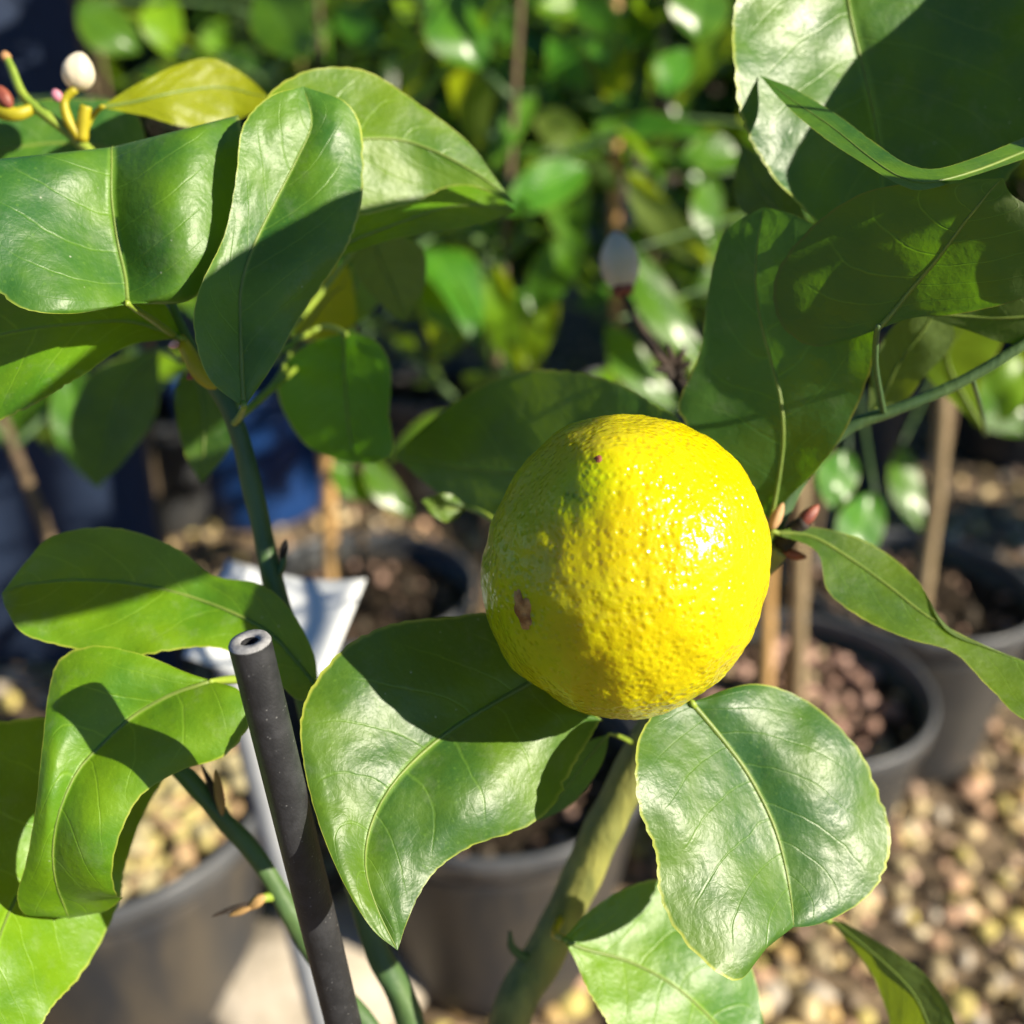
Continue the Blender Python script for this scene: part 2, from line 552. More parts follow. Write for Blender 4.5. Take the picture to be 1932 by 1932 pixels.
def pot(center, label, R=POT_R, H=POT_H, body='pot', group='black pots on the gravel', soil_tints=None, bark=90, drop=0.04, chip=(0.004, 0.013)):
    cx, cy = center
    t = thing('nursery_pot', (cx, cy, 0), label, 'pot', group)
    rb = R * 0.76
    o = (cx, cy, 0)
    prof = [(0.001, 0.004), (rb * 0.93, 0.004), (rb, 0.012)]
    for i in range(1, 9):
        f = i / 8
        prof.append((rb + (R * 0.965 - rb) * f, 0.012 + (H - 0.034) * f))
    prof += [(R * 0.945, H - 0.022), (rb * 0.985, 0.03)]
    v, f = lathe_geo(prof, 56, o)
    mesh_obj('body', v, f, M[body], t)
    rim = [(R * 0.955, H - 0.03), (R * 0.985, H - 0.031), (R * 0.992, H - 0.012), (R, H - 0.004), (R * 0.992, H), (R * 0.965, H), (R * 0.955, H - 0.004)]
    v, f = lathe_geo(rim, 64, o, close=True)
    mesh_obj('rim', v, f, M['pot_rim'], t)
    # soil, a lumpy disc
    sv, sf = [(cx, cy, H - drop + .005)], []
    rings, seg = 8, 40
    zs = H - drop
    for i in range(1, rings + 1):
        for k in range(seg):
            a = 2 * math.pi * k / seg
            r = R * 0.935 * i / rings
            x, y = cx + r * math.cos(a), cy + r * math.sin(a)
            sv.append((x, y, zs + 0.012 * noise.noise(Vector((x * 25, y * 25, 3)))))
    for k in range(seg):
        sf.append((0, 1 + k, 1 + (k + 1) % seg))
    for i in range(rings - 1):
        for k in range(seg):
            k2 = (k + 1) % seg
            sf.append((1 + i * seg + k, 1 + (i + 1) * seg + k, 1 + (i + 1) * seg + k2, 1 + i * seg + k2))
    mesh_obj('soil', sv, sf, M['soil'], t)
    it = []
    for _ in range(bark):
        a, r = random.uniform(0, 6.28), R * 0.86 * math.sqrt(random.random())
        s = random.uniform(*chip)
        tint = random.choice(soil_tints or [(0.10, 0.06, 0.04), (0.22, 0.14, 0.09), (0.32, 0.20, 0.15), (0.06, 0.045, 0.03)])
        it.append((cx + r * math.cos(a), cy + r * math.sin(a), zs + 0.004, s, tint))
    b = scatter('bark_chips', it, M['pebble'], t)
    b['kind'] = 'stuff'
    return t


def pot_at(px, py, *a, **k):
    c = on_plane(px / 1.06, py / 1.06, POT_H)
    return pot((c.x, c.y), *a, **k), (c.x, c.y)


BIG = [(0.34, 0.20, 0.15), (0.45, 0.28, 0.22), (0.12, 0.07, 0.05), (0.40, 0.30, 0.18)]
potB, cB = pot_at(1583, 1358, 'grey-rimmed black pot with pinkish bark, its stake beside the lemon', soil_tints=BIG, bark=170, chip=(0.005, 0.018))
potA, cA = pot_at(1832, 1160, 'grey-rimmed black pot with bare dark soil and a weathered wooden stake')
potC, cC = pot_at(720, 1165, 'black pot holding the bamboo stake, behind the white plant tag')
potD, cD = pot_at(205, 1590, 'dusty black pot filled with yellowish stones below the curled leaf', body='pot_dusty', soil_tints=[(0.5, 0.42, 0.16), (0.42, 0.36, 0.2), (0.45, 0.3, 0.16)], bark=420, drop=0.016, chip=(0.008, 0.018))
potE, cE = pot_at(990, 1500, 'dusty brown-streaked black pot right behind the stem under the lemon', body='pot_dusty')
potG, cG = pot_at(1235, 1110, 'black pot with the slim bamboo stake, between lemon and second tree row')
pot((0.03, 0.235), 'black pot in which the fruiting lemon tree stands', group='black pots on the gravel')

# ------------------------------------------------------------------ stakes
def stake(name, p0, p1, r, mat, label, cat='stake', group=None, nodes=6):
    p0, p1 = Vector(p0), Vector(p1)
    pts, rad = [], []
    n = 60
    for i in range(n + 1):
        f = i / n
        q = (f * nodes) % 1.0
        bulge = 1 + 0.14 * math.exp(-((min(q, 1 - q)) / 0.05) ** 2)
        w = Vector((noise.noise(Vector((f * 3, p0.x * 9, 1))), noise.noise(Vector((f * 3, p0.y * 9, 5))), 0)) * 0.006
        pts.append(p0.lerp(p1, f) + w)
        rad.append(r * bulge * (1 - 0.12 * f))
    o = tube(name, pts, rad, M[mat], None, seg=12)
    tag(o, label, cat, group)
    return o


def over(px, py, ground_xy, dz=0.0):
    """point on the ray through a pixel that stands above ground position y"""
    r = RIGHT * ((px / 1.06 - 966) / FW) + UP * ((966 - py / 1.06) / FW) + FWD
    t = (ground_xy[1] - CAM.y) / r.y
    return CAM + r * t


def stake_to(name, c, base_dx, px, py, r, mat, label, group=None, nodes=6):
    top = over(px, py, c)
    stake(name, (c[0] + base_dx, c[1], 0.16), top, r, mat, label, 'stake', group, nodes)


stake_to('bamboo_stake', cG, 0.0, 1228, -60, 0.0085, 'bamboo', 'slim bamboo stake rising behind the pale flower bud', nodes=7)
stake_to('bamboo_stake', cC, -0.045, 632, 560, 0.0105, 'bamboo', 'orange bamboo stake in the pot beside the blue tub', nodes=5)
stake_to('wooden_stake', cA, 0.02, 1905, 640, 0.012, 'wood_grey', 'weathered wooden stake in the pot with bare dark soil', nodes=4)
stake_to('bamboo_stake', cB, -0.025, 1560, 760, 0.0095, 'bamboo', 'bamboo stake standing close behind the lemon in the pinkish bark', nodes=5)
stake_to('wooden_stake', cB, 0.02, 1600, 780, 0.0095, 'wood_grey', 'grey weathered stake next to the bamboo stake in pinkish bark', nodes=4)


# ------------------------------------------------------------------ background trees
def bg_leaf_mesh(name, length, width, fold, droop, twist, mat, nu=7, nv=10):
    V, UVs, F = [], [], []
    for j in range(nv + 1):
        v = j / nv
        w = width * 0.5 * (math.sin(math.pi * min(1, v ** 0.85)) ** 0.75) if 0 < v < 1 else 0.0008
        for i in range(nu):
            u = -1 + 2 * i / (nu - 1)
            x = u * w
            z = fold * abs(x) - droop * v * v * length + 0.05 * width * math.sin(v * 9 + u * 2)
            th = twist * v
            V.append((x * math.cos(th) - z * math.sin(th) * .5, v * length, z * math.cos(th) + x * math.sin(th)))
            UVs.append((0.5 + 0.5 * u, v))
    for j in range(nv):
        for i in range(nu - 1):
            a = j * nu + i
            F.append((a, a + 1, a + nu + 1, a + nu))
    me = bpy.data.meshes.new(name)
    me.from_pydata(V, [], F)
    me.polygons.foreach_set('use_smooth', [True] * len(me.polygons))
    lay = me.uv_layers.new(name='UVMap')
    idx = np.zeros(len(me.loops), dtype=np.int32)
    me.loops.foreach_get('vertex_index', idx)
    lay.data.foreach_set('uv', np.array(UVs, dtype=np.float32)[idx].ravel())
    me.materials.append(mat)
    return me


LEAFS = []
for i in range(10):
    LEAFS.append(bg_leaf_mesh('leaf_blade', random.uniform(0.075, 0.105), random.uniform(0.036, 0.052), random.uniform(0.1, 0.55), random.uniform(0.1, 0.55),
                              random.uniform(-.5, .5), M['leaf_bg'] if i < 7 else M['leaf_bg_young']))


LOW = [bg_leaf_mesh('leaf_blade', .095, .048, random.uniform(.1, .5), random.uniform(.1, .5), random.uniform(-.5, .5), M['leaf_bg'], 3, 4) for _ in range(8)]


def leaf_matrix(p, direction, up_bias):
    y = direction.normalized()
    z = (up_bias - y * up_bias.dot(y)).normalized()
    x = y.cross(z)
    return Matrix(((x.x, y.x, z.x, p.x), (x.y, y.y, z.y, p.y), (x.z, y.z, z.z, p.z), (0, 0, 0, 1)))


def bg_tree(cx, cy, label, n_leaf, z0, z1, R, stem_r=0.008, group='potted citrus trees behind the fruit', seed=0, lean=(0, 0), keep=None):
    rs = random.Random(seed)
    t = thing('citrus_tree', (cx, cy, 0.215), label, 'tree', group)
    top = Vector((cx + lean[0], cy + lean[1], z1))
    sp = [Vector((cx, cy, 0.215)), Vector((cx + 0.01, cy, 0.5)), Vector((cx + lean[0] * .6, cy + lean[1] * .6, (0.5 + z1) / 2)), top]
    tube('trunk', sp, [stem_r * .85, stem_r * .75, stem_r * .5, stem_r * .2], M['stem_brown'], t, 8, 24)
    limbs = []
    for i in range(11):
        z = z0 + (z1 - z0) * (i + rs.random()) / 11
        a = i * 2.4 + rs.random()
        f = max(0.0, min(1.0, (z - 0.5) / max(z1 - 0.5, .1)))
        s = Vector((cx + lean[0] * f, cy + lean[1] * f, z))
        ln = R * rs.uniform(0.6, 1.0)
        e = s + Vector((math.cos(a) * ln, math.sin(a) * ln, rs.uniform(-0.02, 0.16)))
        mid = s.lerp(e, .5) + Vector((0, 0, 0.03))
        tube('branch', [s, mid, e], [0.004, 0.003, 0.0012], M['stem_green'], t, 6, 9)
        limbs.append((s, mid, e))
    made = 0
    for i in range(n_leaf * 3):
        if made >= n_leaf:
            break
        s, mid, e = limbs[i % len(limbs)]
        f = rs.uniform(0.15, 1.05)
        p = s.lerp(mid, f * 2) if f < .5 else mid.lerp(e, (f - .5) * 2)
        d = (e - s).normalized() * 0.5 + Vector((rs.gauss(0, .7), rs.gauss(0, .7), rs.gauss(-0.15, .5)))
        upb = Vector((rs.gauss(0.2, .35), rs.gauss(-0.25, .35), 1.0))
        if keep and not keep(p + d.normalized() * 0.05):
            continue
        o = bpy.data.objects.new('leaf', LEAFS[rs.choice([0, 1, 2, 3, 4, 5, 6, 7, 8, 9]) if rs.random() < .8 else rs.randrange(7)])
        COL.objects.link(o)
        sc = rs.uniform(0.75, 1.15)
        o.matrix_world = leaf_matrix(p, d, upb) @ Matrix.Scale(sc, 4)
        mw = o.matrix_world.copy()
        o.parent = t
        o.matrix_parent_inverse = Matrix.Translation(t.location).inverted()
        o.matrix_basis = mw
        made += 1
    return t


def mass_tree(cx, cy, label, n_leaf, z0, z1, R, group, seed):
    """far tree: trunk, limbs and one crown of leaf faces"""
    rs = np.random.default_rng(seed)
    rr = random.Random(seed)
    t = thing('citrus_tree', (cx, cy, 0), label, 'tree', group)
    tube('trunk', [Vector((cx, cy, 0)), Vector((cx + .01, cy, z0)), Vector((cx, cy, z1 * .9))], [0.016, 0.012, 0.004], M['stem_olive'], t, 8, 16)
    me = LEAFS
    datas = []
    for m in LOW:
        vv = np.zeros(len(m.vertices) * 3); m.vertices.foreach_get('co', vv); vv = vv.reshape(-1, 3)
        ff = np.array([p.vertices[:] for p in m.polygons])
        uvl = np.zeros(len(m.loops) * 2); m.uv_layers[0].data.foreach_get('uv', uvl)
        idx = np.zeros(len(m.loops), dtype=np.int32); m.loops.foreach_get('vertex_index', idx)
        uv = np.zeros((len(vv), 2)); uv[idx] = uvl.reshape(-1, 2)
        datas.append((vv, ff, uv))
    V, F, U = [], [], []
    b = 0
    zc, zr = (z0 + z1) / 2, (z1 - z0) / 2
    cl = [(rs.normal(0, 1, 3)) for _ in range(26)]
    for i in range(n_leaf):
        c = cl[i % len(cl)]
        c = c / np.linalg.norm(c) * (0.55 + 0.45 * ((i % 7) / 7))
        p = np.array([cx, cy, zc]) + np.array([R, R, zr]) * c * rs.uniform(.45, 1.05) + rs.normal(0, .05, 3)
        d = Vector(c) * 0.8 + Vector(rs.normal(0, .6, 3)) + Vector((0, 0, -.25))
        mtx = np.array(leaf_matrix(Vector(p), d, Vector((rs.normal(0.2, .4), rs.normal(-.25, .4), 1.0))))
        vv, ff, uv = datas[int(rs.integers(len(datas)))]
        sc = rs.uniform(.75, 1.15)
        V.append((vv * sc) @ mtx[:3, :3].T + mtx[:3, 3]); F.append(ff + b); U.append(uv)
        b += len(vv)
    o = mesh_obj('crown', np.vstack(V), np.vstack(F).tolist(), M['leaf_far_shade'] if rr.random() < .85 else M['leaf_bg'], t, uv=np.vstack(U))
    o['kind'] = 'stuff'
    return t


trees = {}
trees['E'] = bg_tree(cE[0] - 0.02, cE[1], 'leafy young citrus tree in the dusty pot behind the fruiting stem', 50, 0.56, 1.25, 0.27, seed=1, lean=(0.06, 0.10), keep=lambda p: p.y > 0.62)
trees['G'] = bg_tree(cG[0] + 0.02, cG[1], 'leafy citrus tree tied to the slim bamboo stake behind the bud', 110, 0.50, 1.25, 0.30, seed=2)
trees['C'] = bg_tree(cC[0], cC[1], 'citrus tree with the orange bamboo stake beside the blue tub', 80, 0.60, 1.25, 0.28, seed=3, keep=lambda p: p.y > 0.75)
trees['A'] = bg_tree(cA[0] + 0.0, cA[1] + 0.01, 'citrus tree in the pot of bare dark soil with weathered stake', 80, 0.68, 1.3, 0.28, seed=4)
trees['B'] = bg_tree(cB[0] + 0.0, cB[1] + 0.02, 'citrus tree in the pot of pinkish bark with two stakes', 60, 0.66, 1.2, 0.24, seed=5, lean=(0.05, 0.12), keep=lambda p: p.y > 0.7)
bg_tree(cD[0], cD[1], 'sparse citrus tree in the dusty pot of yellowish stones', 36, 0.62, 1.15, 0.22, seed=6, lean=(-0.12, 0.1), keep=lambda p: p.y > 0.6 and p.z < 0.9)

k = 0
ROW2 = [(-0.78, 2.12), (-0.18, 2.25), (0.30, 2.2), (0.80, 2.35), (1.30, 2.5)]
for (x, y) in ROW2:
    pot((x, y), 'plain black pot in the second row of citrus trees', group='second row of black pots', bark=20)
    bg_tree(x, y, 'bushy citrus tree in the second row of pots', 190, 0.36, 1.45, 0.33, stem_r=0.011, group='second row of citrus trees', seed=20 + k)
    k += 1
for r, (y, n, z1) in enumerate(((2.85, 7, 1.6), (3.7, 8, 1.9), (4.7, 10, 2.3))):
    for i in range(n):
        x = (i - (n - 1) / 2) * 0.62 + random.uniform(-.1, .1)
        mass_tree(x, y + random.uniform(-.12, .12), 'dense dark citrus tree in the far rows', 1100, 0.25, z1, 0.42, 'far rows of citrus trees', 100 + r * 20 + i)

for i, (x, y) in enumerate(((2.7, 2.5), (2.9, 3.4), (3.0, 4.3), (3.6, 2.9), (3.6, 5.2), (2.5, 1.95), (3.2, 2.05), (2.4, 1.2))):  # unseen trees, added to throw shade over the rear rows
    mass_tree(x, y, 'tall dense citrus tree added out of view to shade the far rows', 4300, 0.3, 3.1, 0.62, 'unseen citrus trees added to shade the rows', 300 + i)


for i in range(9):  # hedge added this tall to keep low sky light off the rows
    mass_tree(-4.4 + i * 1.1 + random.uniform(-.15, .15), 6.2 + random.uniform(-.2, .2), 'very tall hedge tree added behind the far rows to block sky light', 2400, 0.2, 4.4, 0.8, 'hedge trees added behind the rows to block sky light', 400 + i)


def mid_leaf(t, axis, x0, y0, x1, y1, w, d, gx, gy, mat='leaf_bg', fold=.25, bend=.25):
    """a leaf of a tree farther back, base (x0,y0) to tip (x1,y1), width w (photo units), with its twig to the tree's stem"""
    sc = d / FW
    n_ = np.array([-(y1 - y0), x1 - x0], float)
    ln = np.linalg.norm(n_)
    n_ /= ln
    V, U, F = [], [], []
    nv, nu = 16, 9
    for j in range(nv + 1):
        v = j / nv
        hw = w * .5 * (math.sin(math.pi * v ** .85) ** .75 if 0 < v < 1 else .01)
        bx = bend * ln * .25 * math.sin(math.pi * v)
        for i in range(nu):
            u = -1 + 2 * i / (nu - 1)
            px = x0 + (x1 - x0) * v + n_[0] * (u * hw + bx)
            py = y0 + (y1 - y0) * v + n_[1] * (u * hw + bx)
            dd_ = d + gx * (px - x0) * sc + gy * (y0 - py) * sc - fold * abs(u) * hw * sc + .06 * w * sc * math.sin(v * 8 + u * 2)
            V.append(P(px, py, dd_))
            U.append((.5 + .5 * u, v))
    for j in range(nv):
        for i in range(nu - 1):
            a = j * nu + i
            F.append((a, a + 1, a + nu + 1, a + nu))
    nn = (V[F[40][1]] - V[F[40][0]]).cross(V[F[40][3]] - V[F[40][0]])
    if nn.z < 0:
        F = [f[::-1] for f in F]
    o = mesh_obj('leaf', V, F, M[mat], t, uv=U)
    b = V[nu // 2]
    q = Vector((axis[0], axis[1], max(.5, min(1.2, b.z - .03))))
    tube('twig', [b, b.lerp(q, .5) + Vector((0, 0, .015)), q], [.0012, .002, .003], M['stem_green'], t, 6, 10)
    return o


E_, G_, C_, A_, B_ = trees['E'], trees['G'], trees['C'], trees['A'], trees['B']
for spec in (
        (C_, cC, 150, 0, 268, 98, 90, 82, .5, .3, 'leaf_bg'), (C_, cC, 300, -20, 328, 108, 80, 92, .4, .3, 'leaf_bg_young'), (C_, cC, 500, -30, 585, 112, 120, 80, -.4, .4, 'leaf_bg'),
        (E_, cE, 735, 30, 790, 105, 55, 95, -.3, .2, 'leaf_bg_young'), (E_, cE, 840, -30, 912, 132, 130, 78, .55, .3, 'leaf_bg'), (E_, cE, 1010, 175, 930, 315, 55, 95, .6, .4, 'leaf_bg'),
        (G_, cG, 1010, 215, 1105, 262, 70, 100, -.2, .1, 'leaf_bg_young'), (G_, cG, 1335, -40, 1318, 78, 115, 80, .58, .35, 'leaf_bg'), (G_, cG, 1300, 95, 1250, 180, 70, 90, .6, .4, 'leaf_bg'),
        (G_, cG, 1395, 40, 1270, 205, 60, 92, -.4, -.1, 'leaf_bg_young'), (G_, cG, 1185, 325, 1342, 500, 70, 85, -.3, -.1, 'leaf_bg_young'), (B_, cB, 1395, 300, 1285, 290, 75, 88, .6, .4, 'leaf_bg'),
        (B_, cB, 1340, 330, 1345, 470, 60, 88, .55, .2, 'leaf_bg'), (E_, cE, 935, 500, 985, 705, 70, 90, -.3, -.2, 'leaf_bg_young'), (E_, cE, 1050, 560, 1000, 705, 55, 92, -.3, .0, 'leaf_bg_young'),
        (E_, cE, 1105, 440, 1000, 600, 85, 90, -.2, .1, 'leaf_bg'), (E_, cE, 1110, 320, 950, 400, 90, 84, .55, .4, 'leaf_bg'), (B_, cB, 1195, 470, 1330, 690, 75, 72, .6, .3, 'leaf_bg'),
        (B_, cB, 1145, 610, 1280, 775, 70, 74, .6, .3, 'leaf_bg'), (B_, cB, 1600, 850, 1570, 960, 80, 62, .5, .2, 'leaf_bg'), (B_, cB, 1650, 930, 1610, 1075, 90, 64, .5, .3, 'leaf_bg'),
        (A_, cA, 1840, 800, 1935, 660, 95, 85, -.2, .1, 'leaf_bg_young'), (A_, cA, 1830, 700, 1940, 820, 90, 85, .4, .3, 'leaf_bg'), (A_, cA, 1700, 840, 1740, 1000, 60, 90, .5, .3, 'leaf_bg'),
        (C_, cC, 630, 870, 705, 945, 55, 62, .6, .4, 'leaf_bg'), (C_, cC, 690, 860, 780, 975, 55, 62, .5, .3, 'leaf_bg'), (C_, cC, 130, 690, 190, 920, 95, 60, .3, .2, 'leaf_bg'),
        (C_, cC, 560, 640, 640, 500, 70, 70, -.4, -.2, 'leaf_bg_young'), (E_, cE, 800, 500, 900, 640, 80, 82, -.3, .2, 'leaf_bg'), (E_, cE, 860, 420, 990, 470, 70, 95, .2, .2, 'leaf_bg'),
        (G_, cG, 1040, 60, 1110, 170, 60, 105, -.2, .2, 'leaf_bg'), (G_, cG, 1080, -20, 1180, 60, 70, 100, -.4, .2, 'leaf_bg'), (E_, cE, 640, 0, 720, 90, 70, 98, -.4, .2, 'leaf_bg')):
    mid_leaf(*spec)

# ------------------------------------------------------------------ the blue tubs, tag, pipe, stone
def tub(px, py, R, H, label):
    c = on_plane(px / 1.06, py / 1.06, 0.0)
    t = thing('blue_tub', (c.x, c.y, 0), label, 'tub', 'blue plastic tubs')
    prof = [(0.001, 0.003), (R * .8, 0.003), (R * .84, 0.015)] + [(R * (.84 + .12 * i / 6), 0.015 + (H - .03) * i / 6) for i in range(1, 7)] + [(R * .93, H - .02), (R * .8, .03), (.001, .03)]
    v, f = lathe_geo(prof, 48, (c.x, c.y, 0)); mesh_obj('body', v, f, M['blue'], t)
    v, f = lathe_geo([(R * .94, H - .02), (R, H - .02), (R * 1.01, H - .004), (R * .99, H), (R * .94, H)], 48, (c.x, c.y, 0), close=True)
    mesh_obj('rim', v, f, M['blue'], t)
    for s in (-1, 1):
        a = [Vector((c.x + s * R * .97, c.y - .04, H - .05)), Vector((c.x + s * (R * 1.12), c.y - .03, H - .03)), Vector((c.x + s * (R * 1.12), c.y + .03, H - .03)), Vector((c.x + s * R * .97, c.y + .04, H - .05))]
        tube('handle', a, [.008] * 4, M['blue'], t, 8, 14)
    return t


tub(520, 1015, 0.17, 0.32, 'bright blue plastic tub on the gravel behind the orange bamboo stake')
M['navy'] = simple_mat('navy shade cloth', (0.006, 0.016, 0.045), (0.010, 0.024, 0.062), 60, 0.75, 0.5)


def screen(x1, y0, ztop, label):
    t = thing('shade_screen', (x1, y0, 0), label, 'screen')
    V, F = [], []
    n, m_ = 90, 30
    for s_ in (0, 1):
        for j in range(m_ + 1):
            for i in range(n + 1):
                f = i / n
                z = 0.02 + (ztop - 0.02) * j / m_
                fold = 0.02 * math.sin(f * 34 + .6 * math.sin(z * 3)) * (.5 + .5 * j / m_) + .012 * noise.noise(Vector((f * 8, z * 2, 1)))
                V.append((x1 - 1.1 * f, y0 + .15 * f + fold + .002 * s_, z))
    k_ = (n + 1) * (m_ + 1)
    for s_ in (0, 1):
        for j in range(m_):
            for i in range(n):
                q = s_ * k_ + j * (n + 1) + i
                f_ = (q, q + 1, q + n + 2, q + n + 1)
                F.append(f_ if s_ else f_[::-1])
    mesh_obj('cloth', V, F, M['navy'], t)
    tube('post', [(x1 + .004, y0, 0), (x1 + .004, y0, ztop + .03)], [.007, .007], M['stem_brown'], t, 10, 12)
    tube('rail', [(x1 + .02, y0, ztop), (x1 - 1.15, y0 + .15, ztop)], [.006, .006], M['stem_brown'], t, 10, 12)
    return t


ps = over(165, 100, (0, 1.45))
screen(ps.x, 1.45, 1.25, 'dark navy shade cloth screen beside the white plant tag')


def card(name, corners, mat, parent, thick=0.0006, n=8):
    a, b, c, d = [Vector(q) for q in corners]
    nrm = (b - a).cross(d - a).normalized()
    V, F = [], []
    for s in (0, 1):
        for j in range(n + 1):
            for i in range(n + 1):
                u, v = i / n, j / n
                p = a.lerp(b, u).lerp(d.lerp(c, u), v) + nrm * (0.006 * math.sin(math.pi * u) + s * thick)
                V.append(p)
    m = (n + 1) ** 2
    for s in (0, 1):
        for j in range(n):
            for i in range(n):
                q = s * m + j * (n + 1) + i
                f = (q, q + 1, q + n + 2, q + n + 1)
                F.append(f if s else f[::-1])
    rim = [i for i in range(n + 1)] + [j * (n + 1) + n for j in range(1, n + 1)] + [n * (n + 1) + i for i in range(n - 1, -1, -1)] + [j * (n + 1) for j in range(n - 1, 0, -1)]
    for q in range(len(rim)):
        r1, r2 = rim[q], rim[(q + 1) % len(rim)]
        F.append((r1, r2, r2 + m, r1 + m))
    return mesh_obj(name, V, F, mat, parent)


t = thing('plant_tag', P(560, 1255, 30), 'white plastic plant tag hanging behind the leaf beside the stake', 'tag')
card('card', [P(430, 1055, 47), P(690, 1092, 45), P(612, 1285, 41), P(345, 1238, 43)], M['white_tag'], t)
tube('strap', [P(600, 1275, 41), P(585, 1310, 36), P(588, 1330, 29.5)], [0.0012] * 3, M['white_tag'], t, 6, 10)

c = on_plane(8, 905, 0.2)
t = thing('plant_tag', (c.x, c.y, 0.0), 'tall white plant tag stuck in the ground beside the shaded blue tub', 'tag')
card('card', [(c.x - .035, c.y, .18), (c.x + .02, c.y, .18), (c.x + .02, c.y, .36), (c.x - .035, c.y, .36)], M['white_tag'], t)
card('spike', [(c.x - .016, c.y + .002, 0), (c.x + .004, c.y + .002, 0), (c.x + .006, c.y + .002, .2), (c.x - .02, c.y + .002, .2)], M['white_tag'], t)

p1, p2 = P(455, 1330, 62), P(560, 1730, 62)
dd = (p2 - p1).normalized()
base = p2 + dd * ((p2.z - 0.0) / -dd.z)
o = tube('grey_pipe', [base, p2, p1, p1 - dd * 0.05], [0.009] * 4, M['grey_pipe'], None, 12, 20)
tag(o, 'slim grey pipe standing behind the black tube', 'pipe')

c = on_plane(585, 1850, 0.02)
bm = bmesh.new()
bmesh.ops.create_icosphere(bm, subdivisions=4, radius=1)
for v in bm.verts:
    n = 1 + .22 * noise.noise(v.co * 1.1) + .05 * noise.noise(v.co * 4) + .015 * noise.noise(v.co * 11)
    v.co = Vector((v.co.x * .135 * n, v.co.y * .09 * n, v.co.z * .055 * n)) + Vector((c.x, c.y, 0.03))
me = bpy.data.meshes.new('pale_stone'); bm.to_mesh(me); bm.free()
me.polygons.foreach_set('use_smooth', [True] * len(me.polygons)); me.materials.append(M['stone_pale'])
o = bpy.data.objects.new('pale_stone', me); COL.objects.link(o)
tag(o, 'large pale beige stone lying on the gravel by the dusty pot', 'stone')

# ------------------------------------------------------------------ the fruiting lemon tree
tree = thing('lemon_tree', (0.03, 0.235, 0.22), 'lemon tree with big glossy leaves around the ripe lemon', 'lemon tree')


def stem(name, pts, mat, parent=tree, n=40, wob=0.25, seg=14):
    """pts: x, y, depth cm, radius cm"""
    q = [P(a, b, c) for a, b, c, r in pts]
    return tube(name, q, [r / 100 for *_, r in pts], M[mat], parent, seg, n, True, wob)


# trunk from its pot up to the node beside the lemon
tp = [Vector((0.03, 0.235, 0.2)), Vector((0.012, 0.235, 0.45)), Vector((0.0, 0.222, 0.62))] + [P(962, 1945, 32.6), P(1022, 1810, 32.5), P(1085, 1680, 32.3), P(1145, 1550, 31.9), P(1205, 1430, 31.3), P(1270, 1310, 30.7), P(1345, 1180, 30.2), P(1420, 1090, 29.6), P(1472, 1035, 29)]
tube('trunk', tp, [.0090, .0082, .0072, .0066, .0064, .0062, .0060, .0056, .0047, .0040, .0034, .0030], M['stem_olive'], tree, 18, 110, True, .12)
stem('branch', [(1440, 1060, 29.3, .30), (1478, 960, 29.2, .24), (1520, 890, 29.0, .21), (1590, 812, 28.6, .20), (1690, 772, 28.2, .17), (1800, 728, 27.8, .16), (1935, 648, 27.3, .15), (2060, 570, 27.0, .13)], 'stem_green')
low = Vector((0.005, 0.228, 0.55))
s2 = [low, P(800, 2150, 31.5)] + [P(a, b, c) for a, b, c in ((775, 1932, 31), (712, 1790, 30.6), (655, 1600, 30.2), (600, 1400, 29.6), (548, 1210, 29.2), (512, 1085, 29.0), (478, 930, 28.8), (440, 790, 28.4), (392, 705, 28.2), (345, 630, 28.0), (318, 560, 28.4))]
tube('branch', s2, [.0055, .0048, .0042, .0040, .0037, .0034, .0032, .0031, .0028, .0025, .0022, .0018, .0014], M['stem_green'], tree, 14, 90, True, .2)
s3 = [P(785, 2040, 31.3)] + [P(a, b, c) for a, b, c in ((690, 1935, 30.5), (600, 1810, 30), (500, 1640, 29.4), (425, 1550, 29), (350, 1462, 28.7), (300, 1430, 28.8))]
tube('branch', s3, [.0036, .0034, .0030, .0028, .0026, .0024, .0012], M['stem_green'], tree, 14, 50, True, .25)
stem('twig', [(1190, 1470, 31.5, .18), (1330, 1590, 31.2, .15), (1470, 1690, 30.6, .12), (1568, 1740, 30.2, .09)], 'petiole')
stem('twig', [(1062, 1725, 32.3, .13), (1046, 1762, 30.6, .12), (1066, 1772, 28.8, .09)], 'bud_yellow', n=14)
stem('twig', [(1012, 1815, 32.3, .2), (968, 1790, 32.0, .13), (962, 1758, 31.8, .05)], 'stem_green', n=14)


def vals(*rows):
    return rows


